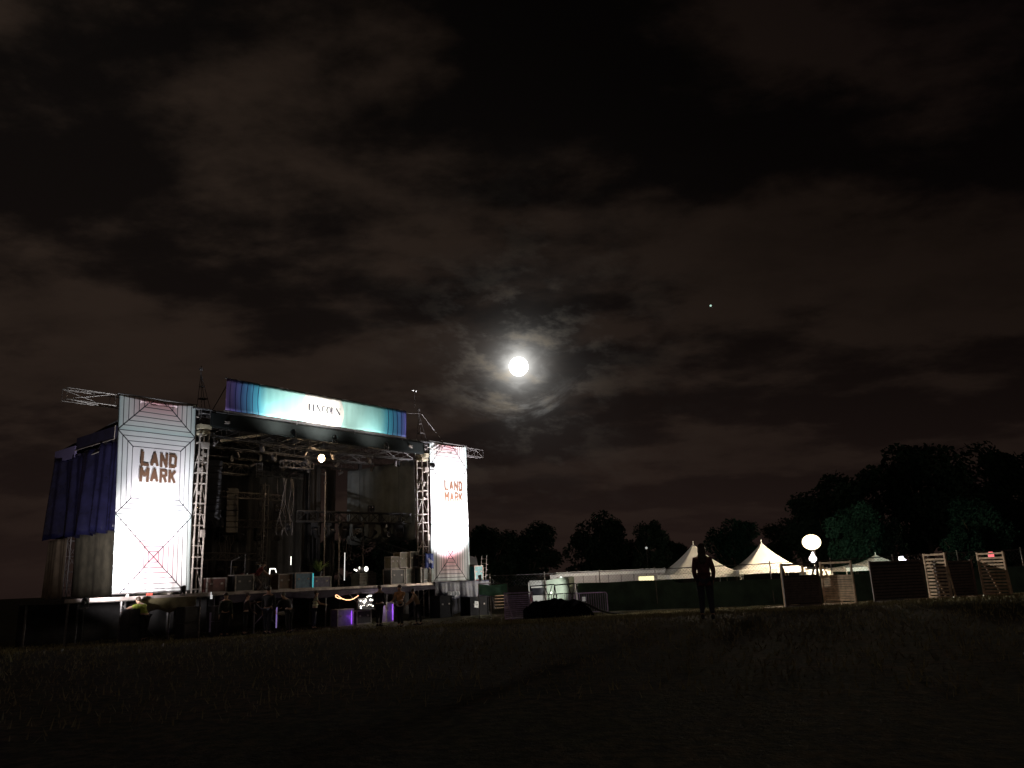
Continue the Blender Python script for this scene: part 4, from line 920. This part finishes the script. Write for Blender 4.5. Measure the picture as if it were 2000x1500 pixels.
person('woman with long dark hair in maroon jacket walking away across the grass', at(4.0, 17.5), 12, 1.60, 3, ((5, 1.0), (-4, 1.5)), (((-77, 125), (-64, -25)), ((-76, 115), (-66, -20))), fab('maroon_jacket', (0.11, 0.042, 0.046)), NAVY, 'long', 6, 0, .12, female=True, group=None, bulk=1.16)
def uvp(u, v): p = W(u, v, 0); return (p.x, p.y, gz(p.x, p.y))
person('stagehand in lime shirt leaning forward onto the deck edge', uvp(-3.15, -1.7), -65, 1.80, 40, ((-8, 3), (10, 3)), (((-10, 10), (-25, 5)), ((-10, 10), (-25, 5))), fab('lime_shirt', (0.30, 0.36, 0.05)), BLK, 'short', 0, sleeves='short')
person('crew member in dark green top standing under the left tower', uvp(0.05, -1.9), 150, 1.72, 4, arms=A_DOWN, shirt=fab('dark_green_top', (0.022, 0.03, 0.02)), trousers=BLK)
person('crew member in dark clothes facing the tower with one hand raised', uvp(1.1, -1.7), 60, 1.70, 6, arms=(((-20, 20), (10, 0)), ((-75, 30), (-40, 10))), shirt=fab('rust_black', (0.04, 0.02, 0.018)), trousers=BLK)
person('tall crew member in black seen from behind, left of the stooping person', uvp(0.9, -3.6), 10, 1.90, 2, arms=A_DOWN, shirt=BLK, trousers=NAVY)
person('crew member in black stooping with a white bundle in both hands', at(-9.25, 32.2), -60, 1.72, 32, ((-5, 5), (8, 5)), (((-45, 15), (-20, 0)), ((-45, 15), (-20, 0))), BLK, BLK, 'short', 10)
t = thing('cloth_bundle', 'white cloth bundle held by the stooping crew member', 'bundle', (-9.55, 32.45, 0.92), 0.4)
bm = B(); ball(bm, (0, 0, 0), .19, (1.35, .6, .45), 3); [setattr(v, 'co', v.co * (1 + .08 * math.sin(v.co.x * 40 + v.co.z * 30))) for v in bm.verts]; part('bundle_cloth', bm, mat('offwhite_cloth', (0.55, 0.5, 0.42), .8), t, smooth=True)
vest = person('worker in a pale high visibility vest beside the violet lit case', uvp(4.95, -1.25), 75, 1.72, 6, arms=(((-55, 15), (-15, 5)), ((-50, 15), (-10, 5))), shirt=fab('pale_vest', (0.36, 0.38, 0.24)), trousers=NAVY, sleeves='short')
for z in (1.08, 1.22): 
    bm = B(); bmesh.ops.create_cone(bm, cap_ends=False, segments=20, radius1=.165, radius2=.165, depth=.035, matrix=Matrix.Translation((0, .03, z)) @ Matrix.Diagonal((1, .85, 1, 1))); part('reflective_band', bm, mat('reflective', (0.75, 0.72, 0.35), .3), vest)
person('crew member in black standing at the narrow violet case', uvp(7.15, -3.2), 20, 1.86, 2, arms=A_DOWN, shirt=BLK, trousers=BLK)
person('crew member in tan and brown shirt carrying a pale load', uvp(6.5, -5.3), 200, 1.80, 3, arms=(((-60, 10), (-10, -10)), ((-60, 10), (-10, -10))), shirt=fab('tan_shirt', (0.52, 0.28, 0.12)), trousers=BLK, sleeves='short')
pl = W(6.5, -5.3, 0); t = thing('equipment_bundle', 'pale bundle of cables held by the tan shirted crew member', 'bundle', (pl.x + .05, pl.y - .36, 1.02))
bm = B()
for i in range(5):
    a = [Vector((.17 * math.cos(q / 12 * 6.28) * (1 - .08 * i), .03 * i - .06, .11 * math.sin(q / 12 * 6.28))) for q in range(13)]; tube(bm, a, .018)
part('cable_coil', bm, mat('pale_cable', (0.45, 0.4, 0.36), .6), t)
person('crew member in beige top bending beside the tan shirted one', uvp(7.9, -5.0), 250, 1.66, 22, ((-6, 5), (10, 5)), (((-50, 10), (-35, 0)), ((-50, 10), (-35, 0))), fab('beige_top', (0.42, 0.30, 0.2)), BLK, 'short', 5, sleeves='short')
pr = person('stagehand in dark red shirt and pale trousers crouching by the drum kit', tuple(W(3.2, 0.9, 1.80)), 70, 1.70, 34, ((6, 6), (14, 6)), (((-50, 15), (-30, 0)), ((-45, 15), (-30, 0))), fab('red_shirt', (0.20, 0.04, 0.04)), fab('pale_trousers', (0.30, 0.27, 0.24)), 'short', 5, squat=.26, sleeves='short')

# ================================================================== FIELD EQUIPMENT
def mojo(label, x, y, rz, w_=1.15, h=1.28, mt=None, topopen=False, sheet=False):
    """slatted crowd barrier: upright panel, base plate and rear A-shaped braces"""
    mt = mt or mat('barrier_alu', (0.60, 0.45, 0.31), .7, .0, .3, 6)
    t = thing('crowd_barrier', label, 'barrier', (x, y, gz(x, y)), R(rz), 'slatted metal crowd barriers standing on the field')
    bm = B(); r_ = .028
    for s in (-1, 1): box(bm, (s * w_ / 2, 0, h / 2 + .02), (.055, .055, h))
    box(bm, (0, 0, h - .03), (w_, .05, .06)); box(bm, (0, 0, .06), (w_, .05, .05)); part('panel_frame', bm, mt, t)
    bm = B(); n = 11; zt = h * (.72 if topopen else .95)
    for i in range(n):
        z = .14 + (zt - .16) * i / n; box(bm, (0, 0, z + .02), (w_ - .06, .035, .062))
    part('slats', bm, mt, t)
    if sheet: bm = B(); box(bm, (0, .03, (zt + .1) / 2), (w_ - .05, .012, zt - .08)); part('backing_sheet', bm, mat('barrier_dark_sheet', (0.03, 0.025, 0.025), .8), t)
    bm = B(); box(bm, (0, -.55, .03), (w_, 1.05, .03)); part('base_plate', bm, mt, t)
    for s in (-1, 1):
        bm = B(); bar(bm, (s * w_ * .46, .04, h - .1), (s * w_ * .22, .42, .05), .028, 6); bar(bm, (s * w_ * .46, .04, .08), (s * w_ * .22, .42, .05), .022, 6); part('rear_brace', bm, mt, t)
    return t
DK = mat('barrier_shaded', (0.10, 0.075, 0.07), .6, 0, .3, 6)  # panels turned from the light, their shade put into a darker colour
mojo('dark shaded slatted barrier with open top nearest the walking woman', 9.02, 25.9, 10, 1.22, 1.36, DK, topopen=True, sheet=True)
mojo('bright slatted barrier with open top, right of the walking woman', 10.30, 26.2, -62, 1.22, 1.36, topopen=True)
mojo('tilted slatted barrier seen through the open top of the dark one', 9.30, 27.5, -58, 0.9, 1.42, topopen=True)
mojo('broad dark shaded slatted barrier in the middle of the right hand row', 12.45, 26.6, 6, 1.80, 1.30, DK, sheet=True)
mojo('narrow bright slatted barrier at the right side of the broad dark one', 13.66, 26.4, -72, 0.85, 1.44)
mojo('dark shaded slatted barrier between the two narrow bright ones', 14.50, 26.9, 6, 1.25, 1.20, DK, sheet=True)
mojo('narrow slatted barrier at the far right with a red lamp above', 15.50, 26.4, -70, 0.95, 1.38)
mojo('dark shaded slatted barrier standing behind the far right one', 15.2, 28.2, -10, 1.2, 1.25, DK, sheet=True)
# violet barriers near the stage
VB = mat('barrier_violet_alu', (0.46, 0.34, 0.58), .55, .1)
mojo('violet tinted slatted barrier just right of the lit stairs', -0.12, 37.6, 180, 1.30, 1.22, VB)
def bike(label, x, y, rz, w_=1.5, h=1.05):
    t = thing('pipe_barricade', label, 'barricade', (x, y, gz(x, y)), R(rz), 'round cornered pipe barricades by the pile'); bm = B(); pts = []
    for cx, cz_, a0 in ((w_ / 2 - .12, h - .12, 0), (-w_ / 2 + .12, h - .12, 90)):
        for q in range(5): a = R(a0 + q * 22.5); pts.append((cx + .12 * math.cos(a), 0, cz_ + .12 * math.sin(a)))
    pts = [(w_ / 2, 0, .15)] + pts + [(-w_ / 2, 0, .15), (w_ / 2, 0, .15)]; tube(bm, [Vector(p) for p in pts], .022); part('outer_pipe', bm, VB, t)
    bm = B()
    for i in range(13): x_ = -w_ / 2 + w_ * (i + 1) / 14; bar(bm, (x_, 0, .15), (x_, 0, h), .009)
    part('bars', bm, VB, t)
    for s in (-1, 1): bm = B(); bar(bm, (s * w_ * .35, -.25, .0), (s * w_ * .35, 0, .16), .018); bar(bm, (s * w_ * .35, .25, 0), (s * w_ * .35, 0, .16), .018); part('foot', bm, STEEL, t)
bike('pipe barricade right of the black pile with a white notice on it', 3.35, 38.6, 4, 1.55, 1.02)
bike('pipe barricade half hidden behind the black pile', 2.2, 39.0, 8, 1.3, 1.05)
t = thing('paper_notice', 'small white notice on the pipe barricade right of the pile', 'notice', (3.0, 38.54, .80), R(4)); bm = B(); box(bm, (0, 0, 0), (.16, .01, .2)); part('paper_sheet', bm, MATS['paper'], t)  # same paper with its faint added glow
# black covered pile with cable tail
def pile(s, q):
    x = -1.55 + 3.3 * s; env = max(0, 1 - abs((s - .46) / .52) ** 3.2); y = -0.9 + 1.8 * q; ey = max(0, 1 - abs(q * 2 - 1) ** 3)
    z = .78 * env ** .6 * ey ** .6 + (.045 * math.sin(s * 23 + q * 7) + .03 * math.sin(s * 41 - q * 19) + .05 * math.sin(q * 11 + s * 5)) * env * ey
    if s > .82: z = max(z, 0.10 * (1 - s) / .18)
    return (x, y, z)
pt = thing('covered_pile', 'low pile of equipment under a black sheet on the grass by the fence', 'pile', (1.62, 37.2, gz(1.6, 37.2) - .02), 0)
part('black_sheet', cloth(60, 24, pile), mat('matt_black_sheet', (0.004, 0.004, 0.005), 1.0, 0, .3, 4, spec=0.0), pt, smooth=True)
bm = B(); tube(bm, [Vector(p) for p in ((.9, -.2, .72), (1.4, -.3, .55), (1.9, -.35, .28), (2.4, -.4, .12), (3.1, -.5, .05), (3.9, -.6, .03))], .05, 8)
tagit(part('cable_snake', bm, RUBBER, loc=(1.62, 37.2, gz(1.6, 37.2))), 'thick black cable trailing from the covered pile over the grass', 'cable')
# folding frames standing behind the pile
for i, (x, w_, lb) in enumerate(((1.05, 1.15, 'black folding trestle frame above the left half of the covered pile'), (2.15, 1.05, 'black folding trestle frame above the right half of the covered pile'))):
    t = thing('trestle_frame', lb, 'trestle', (x, 38.4, gz(x, 38.4)), R(3), 'black trestle frames behind the pile'); bm = B()
    for s in (-1, 1):
        bar(bm, (s * w_ / 2, 0, 1.48), (s * w_ / 2 - .16, .1, 0), .025); bar(bm, (s * w_ / 2, 0, 1.48), (s * w_ / 2 + .16, -.1, 0), .025)
    bar(bm, (-w_ / 2, 0, 1.46), (w_ / 2, 0, 1.50), .028); bar(bm, (-w_ / 2 + .1, 0, 1.05), (w_ / 2 - .1, 0, 1.05), .02); bar(bm, (.1, 0, 1.46), (.35, 0, .7), .02); bar(bm, (.45, 0, 1.46), (.2, 0, .7), .02)
    part('frame_tubes', bm, BLACK, t)
# lit white van / canopy behind and grey green canvas stall
WG = mat('lit_white_wall', (0.8, 0.8, 0.76), .5, 0, .05)
vn = thing('service_van', 'small white service van brightly lit behind the trestle frames', 'van', (1.05, 43.4, gz(1, 43.4)), R(0))
bm = B(); bx(bm, -.62, .62, -.6, 2.6, .35, 1.72, bevel=.08); part('van_body', bm, WG, vn)
bm = B(); bx(bm, -.5, .5, -.63, -.59, .98, 1.35); part('rear_window', bm, mat('dark_glass', (.03, .03, .04), .1), vn)
for s in (-1, 1):
    bm = B(); bmesh.ops.create_cone(bm, cap_ends=True, segments=16, radius1=.3, radius2=.3, depth=.2, matrix=Matrix.Translation((s * .56, 0, .3)) @ Matrix.Rotation(R(90), 4, 'Y')); part('wheel', bm, RUBBER, vn)
    bm = B(); box(bm, (s * .5, -.62, .75), (.14, .03, .22)); part('tail_lamp', bm, mat('tail_red', (.3, .03, .02), .4), vn)
stl = thing('canvas_booth', 'pale green canvas booth standing right of the white van', 'booth', (2.05, 42.0, gz(2, 42)), R(-22))
bm = B(); bx(bm, -.55, .65, -.5, .5, .0, 1.72); vs = [v for v in bm.verts if v.co.z > 1 and v.co.x > 0]
for v in vs: v.co.z += .14
part('booth_wall', bm, mat('pale_canvas_green', (0.40, 0.48, 0.38), .8, 0, .15, 2, .3), stl)
bm = B(); 
for x in (-.58, .68): bar(bm, (x, -.53, 0), (x, -.53, 1.75), .02)
part('booth_pole', bm, ALU, stl)
yl = thing('yard_lamp', 'small white yard lamp on a post shining on the van and the booth', 'lamp', (1.5, 39.9, gz(1.5, 39.9)))
bm = B(); bar(bm, (0, 0, 0), (0, 0, 1.05), .02); part('lamp_post', bm, STEEL, yl)
bm = B(); ball(bm, (0, 0, 1.12), .045); part('lamp_bulb', bm, WL, yl); lamp('yard_glow', 'SPOT', (0, 0.1, 1.2), 130, (1.0, 1.0, .94), yl, (-.1, 3.2, 1.2), spot_size=R(80), spot_blend=.6, shadow_soft_size=.06)

# ------------------------------------------------------------------ fence
fn_ = thing('screened_fence', 'long chain link fence with green privacy screen behind the field', 'fence')
FP = [(-1.6, 42.6), (3.4, 42.4), (8.0, 42.0), (15.2, 40.2), (21, 38.8), (28, 38.0), (36, 37.6)]
def fpt(s):
    d = 0
    for a, b_ in zip(FP, FP[1:]):
        L = math.hypot(b_[0] - a[0], b_[1] - a[1])
        if s <= d + L: q = (s - d) / L; return (a[0] + (b_[0] - a[0]) * q, a[1] + (b_[1] - a[1]) * q)
        d += L
    return FP[-1]
TL = sum(math.hypot(b_[0] - a[0], b_[1] - a[1]) for a, b_ in zip(FP, FP[1:]))
def fsc(s, q):
    x, y = fpt(4.6 + s * (TL - 4.6)); g = gz(x, y); top = 1.50 - .20 * sm(7.9, 8.2, x) + .03 * math.sin(x * 2.3) * .5
    return (x, y - .04 - .03 * math.sin(x * 3.1) * (1 - q) - .05 * math.sin(x * 1.3 + q * 3), g + .02 + (top - .02) * q)
part('privacy_screen', cloth(150, 6, fsc), GREENMESH, fn_, smooth=True)
s = 0.0
while s < TL:
    x, y = fpt(s); g = gz(x, y); bm = B(); bar(bm, (x, y, g), (x, y, g + 2.12), .028, 8); ball(bm, (x, y, g + 2.14), .04, sub=1); part('fence_post', bm, ALU, fn_); s += 2.9
bm = B(); tube(bm, [Vector((*fpt(q * TL / 24), gz(*fpt(q * TL / 24)) + 2.06)) for q in range(25)], .02); part('top_rail', bm, STEEL, fn_)
bm = B()
for i in range(int(TL / .16)):
    x, y = fpt(i * .16); x2, y2 = fpt(min(TL, i * .16 + .5)); g = gz(x, y)
    bar(bm, (x, y, g + 1.5), (x2, y2, g + 2.05), .0035, 3); bar(bm, (x2, y2, g + 1.5), (x, y, g + 2.05), .0035, 3)
part('chain_link', bm, STEEL, fn_)

# ------------------------------------------------------------------ trailer
tx0, tx1, ty = 2.60, 10.05, 57.0; tg = gz(6, 57)
tb = thing('office_trailer', 'long grey site trailer behind the fence with one lit window', 'trailer', ((tx0 + tx1) / 2, ty, tg), R(0))
hwid = (tx1 - tx0) / 2; HT = 2.14 - tg
bm = B(); bx(bm, -hwid, hwid, -1.2, 1.4, .5, HT - .12); part('trailer_wall', bm, GREYPANEL, tb)
bm = B(); bx(bm, -hwid - .08, hwid + .08, -1.28, 1.48, HT - .12, HT); rf = part('trailer_roof', bm, WHITE, tb)
bm = B(); bx(bm, -hwid - .06, hwid + .06, -1.26, -1.22, HT - .30, HT - .135); part('trim_band', bm, WHITE, tb)
for i in range(8):
    bm = B(); xx_ = -hwid + .9 + i * .88; bx(bm, xx_ - .02, xx_ + .02, -1.215, -1.203, .5, HT - .3); part('panel_seam', bm, STEEL, tb)
bm = B(); bx(bm, -hwid - .5, -hwid - .0, -.9, .2, HT - .75, HT - .15, bevel=.04); part('cooling_unit', bm, WHITE, tb)
bm = B(); bx(bm, 1.9, 2.95, -1.24, -1.205, HT - .80, HT - .50); part('lit_window', bm, mat('lit_window', (1, .95, .6), emit=(1.0, .93, .50), es=1.1), tb)
bm = B(); 
for z_ in (HT - .82, HT - .48): bx(bm, 1.85, 3.0, -1.26, -1.245, z_ - .02, z_ + .02)
part('window_frame', bm, STEEL, tb)
for x_ in (-2.2, 2.2):
    for y_ in (-.9, 1.0):
        bm = B(); bmesh.ops.create_cone(bm, cap_ends=True, segments=16, radius1=.36, radius2=.36, depth=.22, matrix=Matrix.Translation((x_, y_, .36)) @ Matrix.Rotation(R(90), 4, 'X')); part('wheel', bm, RUBBER, tb)

# ------------------------------------------------------------------ high peak tents
def tent(label, x, y, eave, peak, half, rz=0, legs=True):
    g = gz(x, y); t = thing('peaked_tent', label, 'tent', (x, y, g), R(rz), 'white high peaked tents behind the fence')
    E0, P0 = eave - g, peak - g
    def fn(s, q):
        a = s * 2 * math.pi + math.pi / 4; m_ = max(abs(math.cos(a)), abs(math.sin(a))); rr = half * (q) ; sq = 1 / m_
        cx, cy = math.cos(a) * rr * sq, math.sin(a) * rr * sq
        corner = (sq - 1) / .414
        z = E0 + (P0 - E0) * ((1 - q) ** 1.55) + .0 * corner
        return (cx, cy, z)
    bm = cloth(64, 22, lambda s, q: fn(s, max(.02, q))); bmesh.ops.remove_doubles(bm, verts=bm.verts, dist=.0005); solid(part('canopy', bm, TENTM, t, smooth=True), .01)
    bm = B(); vz = .26
    for sx_, sy_ in ((1, 0), (-1, 0), (0, 1), (0, -1)):
        if sx_: bx(bm, sx_ * half - .006, sx_ * half + .006, -half, half, E0 - vz, E0)
        else: bx(bm, -half, half, sy_ * half - .006, sy_ * half + .006, E0 - vz, E0)
    part('valance', bm, TENTM, t)
    bm = B(); bar(bm, (0, 0, P0 - .1), (0, 0, P0 + .22), .035, 8, .012); part('finial', bm, WHITE, t)
    for a in (-1, 1):
        for b_ in (-1, 1): bm = B(); bar(bm, (a * (half - .04), b_ * (half - .04), 0), (a * (half - .04), b_ * (half - .04), E0 - .02), .04, 8); part('tent_leg', bm, ALU, t)
tent('white peaked tent partly hidden behind the walking woman', 12.05, 55.0, 1.66, 3.66, 2.45, 4)
tent('large white peaked tent glowing next to the balloon lamp', 16.45, 54.0, 1.78, 3.52, 2.15, -3)
tent('small white peaked tent between the barriers, far beyond the fence', 26.7, 60.0, 1.86, 2.48, 1.15, 10)
tent('low white tent roof just left of the small peaked one', 25.0, 60.5, 1.62, 1.86, 1.3, 10)
tent('white tent edge directly under the balloon lamp', 19.3, 52.5, 1.52, 1.78, .8, 0)

# ------------------------------------------------------------------ lamps beyond the fence
bl = thing('balloon_lamp', 'glowing round balloon lamp on a mast beside the large tent', 'lamp', (18.37, 50.0, gz(18.4, 50)))
g = gz(18.4, 50)
BG = mat('balloon_glow', (1, .9, .75), emit=(1.0, .80, .50), es=3.2)
bm = B(); ball(bm, (0, 0, 3.32 - g), .56, (1, 1, .84), 4); part('balloon', bm, BG, bl)
bm = B(); ball(bm, (-.05, 0, 2.30 - g), .23, (1, 1, 1.0), 3); bar(bm, (-.05, 0, 2.42 - g), (-.0, 0, 2.72 - g), .16, 12, .04); part('lower_lamp', bm, mat('lower_glow', (1, .9, .9), emit=(1.0, .90, .93), es=3), bl)
bm = B(); bar(bm, (0.12, 0, 0), (0.12, 0, 3.0 - g), .035); box(bm, (.1, 0, .35), (1.2, .9, .6)); bar(bm, (-.6, 0, 1.72 - g), (.8, 0, 1.72 - g), .05); part('mast_and_base', bm, STEEL, bl)
lamp('balloon_light', 'POINT', (0, 0, 3.32 - g), 12500, (1.0, .80, .56), bl, shadow_soft_size=.60)
fl = thing('white_area_lamp', 'cold white area lamp shining above the broad dark barrier', 'lamp', (26.2, 55.0, gz(26, 55)))
g = gz(26, 55); bm = B(); bar(bm, (0, 0, 0), (0, 0, 1.95 - g), .04); part('lamp_mast', bm, STEEL, fl)
bm = B(); ball(bm, (0, 0, 2.08 - g), .20, (.9, .8, 1.1), 3); ball(bm, (.17, 0, 1.98 - g), .15, (1, .8, .7), 3); part('lamp_head', bm, mat('cold_glow', (.9, .92, 1), emit=(.88, .90, 1.0), es=4), fl)
lamp('cold_light', 'POINT', (0, .35, 2.35 - g), 450, (.78, 1.0, .86), fl, shadow_soft_size=.2)
gl = thing('path_lamp', 'small white globe lamp on a thin post above the trailer', 'lamp', (12.8, 80, gz(12.8, 80)))
g = gz(12.8, 80); bm = B(); bar(bm, (0, 0, 0), (0, 0, 4.15 - g), .04); part('lamp_post', bm, BLACK, gl); bm = B(); ball(bm, (0, 0, 4.25 - g), .13); part('globe', bm, mat('dim_globe', (.8, .8, .8), emit=(.9, .95, .9), es=.32), gl)
gl2 = thing('path_lamp', 'small white globe lamp at the left end of the trailer', 'lamp', (2.42, 47.5, gz(2.4, 47.5))); g = gz(2.4, 47.5)
bm = B(); bar(bm, (0, 0, 0), (0, 0, 1.78 - g), .03); part('lamp_post', bm, BLACK, gl2); bm = B(); ball(bm, (0, 0, 1.80 - g), .08); part('globe', bm, mat('bright_globe', (.8, .8, .8), emit=(.9, 1.0, .92), es=1.2), gl2); lamp('globe_light', 'POINT', (0, .12, 1.85 - g), 1100, (1.0, .93, .86), gl2, shadow_soft_size=.1)
rl = thing('red_lamp', 'red warning lamp behind the far right barrier', 'lamp', (16.15, 27.4, gz(16.1, 27.4)))
g = gz(15.5, 27.4); bm = B(); bar(bm, (0, 0, 0), (0, 0, 1.93 - g), .02); part('lamp_post', bm, BLACK, rl); bm = B(); box(bm, (-.03, 0, 2.02 - g), (.17, .12, .20), bevel=.03); part('lamp_lens', bm, mat('red_glow', (1, .3, .3), emit=(1.0, .22, .24), es=.8), rl)
lamp('red_light', 'POINT', (-.03, -.3, 2.05 - g), 1.6, (1, .2, .25), rl, shadow_soft_size=.08)
for i, (x, y, lb) in enumerate(((12.75, 25.6, 'tiny bright marker light on the grass, nearer the broad dark barrier'), (13.75, 25.7, 'tiny bright marker light on the grass before the middle dark barrier'))):
    t = thing('marker_light', lb, 'marker light', (x + .9, y, gz(x, y)), 0, 'marker lights on the grass'); bm = B(); ball(bm, (0, 0, .05), .022); part('marker_bulb', bm, mat('marker_glow', (1, 1, .8), emit=(1, .95, .7), es=.5), t); bm = B(); box(bm, (0, 0, .012), (.08, .08, .024)); part('marker_base', bm, BLACK, t)

# ================================================================== TREES
LEAF = [mat('leaf_dark', (0.020, 0.034, 0.024), .9, 0, .5, .35, spec=0.0), mat('leaf_mid', (0.015, 0.040, 0.028), .9, 0, .5, .35, spec=0.0)]
BARK = mat('bark', (0.07, 0.055, 0.04), .9, 0, .3, 3, .4)
def crown_mesh(seed, n=5200, rx=1.0, rz=1.0, leaf=.055):
    rnd = random.Random(seed); bm = B(); blobs = []
    for i in range(26):
        a = rnd.uniform(0, 6.28); h = rnd.uniform(-.85, .9); rr = math.sqrt(max(.05, 1 - h * h)) * rnd.uniform(.25, .82)
        blobs.append((Vector((math.cos(a) * rr, math.sin(a) * rr, h * .85)), rnd.uniform(.18, .36)))
    for i in range(n):
        c, r_ = rnd.choice(blobs); d = Vector((rnd.gauss(0, 1), rnd.gauss(0, 1), rnd.gauss(0, 1))).normalized() * r_ * rnd.uniform(.55, 1.06)
        p = c + d; p.x *= rx; p.y *= rx; p.z *= rz; s = leaf * rnd.uniform(.5, 1.4)
        q = Vector((rnd.gauss(0, 1), rnd.gauss(0, 1), rnd.gauss(0, 1))).normalized(); w1 = q.orthogonal().normalized(); w2 = q.cross(w1)
        f = bm.faces.new([bm.verts.new(p + w1 * s), bm.verts.new(p + w2 * s * .6), bm.verts.new(p - w1 * s), bm.verts.new(p - w2 * s * .6)])
    me = bpy.data.meshes.new('crown'); bm.to_mesh(me); bm.free(); return me
CROWNS = [crown_mesh(100 + i, 11000, leaf=.040) for i in range(4)]
def tree(label, x, y, h, r_, seed, mi=0, name='broadleaf_tree'):
    g = gz(x, y); t = thing(name, label, 'tree', (x, y, g), seed * 1.3, 'trees beyond the fence'); rnd = random.Random(seed)
    bm = B(); bar(bm, (0, 0, -.1), (.1, 0, h * .45), .022 * h, 8, .014 * h)
    for i in range(6): a = rnd.uniform(0, 6.28); bar(bm, (.05, 0, h * rnd.uniform(.2, .42)), (math.cos(a) * r_ * .6, math.sin(a) * r_ * .6, h * rnd.uniform(.5, .8)), .010 * h, 6, .003 * h)
    part('trunk', bm, BARK, t)
    me = CROWNS[seed % 4].copy(); me.materials.clear(); me.materials.append(LEAF[mi])
    c = bpy.data.objects.new('crown', me); COL.objects.link(c); c.parent = t; c.location = (0, 0, h * .56); c.scale = (r_, r_, h * .46); return t
tree('dark rounded tree rising just right of the stage', -3.8, 92, 8.6, 4.3, 1)
tree('dark tree second from the stage, behind the booth', 1.3, 95, 8.9, 4.6, 2)
tree('broad dark tree behind the left end of the trailer', 9.2, 96, 9.4, 4.8, 3)
tree('dark tree behind the middle of the trailer', 12.6, 98, 8.7, 3.6, 4)
tree('rounded dark tree behind the globe lamp', 15.3, 92, 8.3, 3.2, 5)
tree('dark green tree rising between the two large tents', 24.2, 90, 7.9, 4.0, 6, 1)
tree('small dark tree behind the hidden left tent', 19.6, 104, 6.4, 3.4, 7)
tree('tall outer tree at the left shoulder of the right hand grove', 37.5, 96, 11.2, 6.2, 8)
tree('very tall dark tree forming the left top of the grove', 43.0, 100, 14.4, 7.0, 9)
tree('tallest dark tree at the centre of the grove', 52.5, 102, 17.3, 8.4, 10)
tree('very tall dark tree at the right edge of the picture', 62.5, 100, 16.2, 8.2, 11)
tree('small dark tree left of the grove above the balloon lamp', 33.2, 100, 8.0, 4.0, 12)
tree('green lit tree left of the cold white lamp', 29.0, 68, 7.6, 3.0, 13, 1)
tree('green lit tree at the far right beyond the barriers', 40.5, 70, 7.9, 3.4, 14, 1)
tree('bushy tree right behind the cold white lamp', 33.6, 74, 6.8, 3.2, 15)
tree('bushy tree filling the gap at the right picture edge', 47.0, 78, 8.6, 4.0, 16)
tree('pale green young tree behind the grove lamp', 36.8, 66, 5.0, 2.4, 17, 1)
tree('dark tree seen through the open side of the stage', -12.5, 84, 7.5, 4.2, 18)
tree('dark tree behind the stage near the case stack', -19.0, 88, 7.8, 4.6, 19)
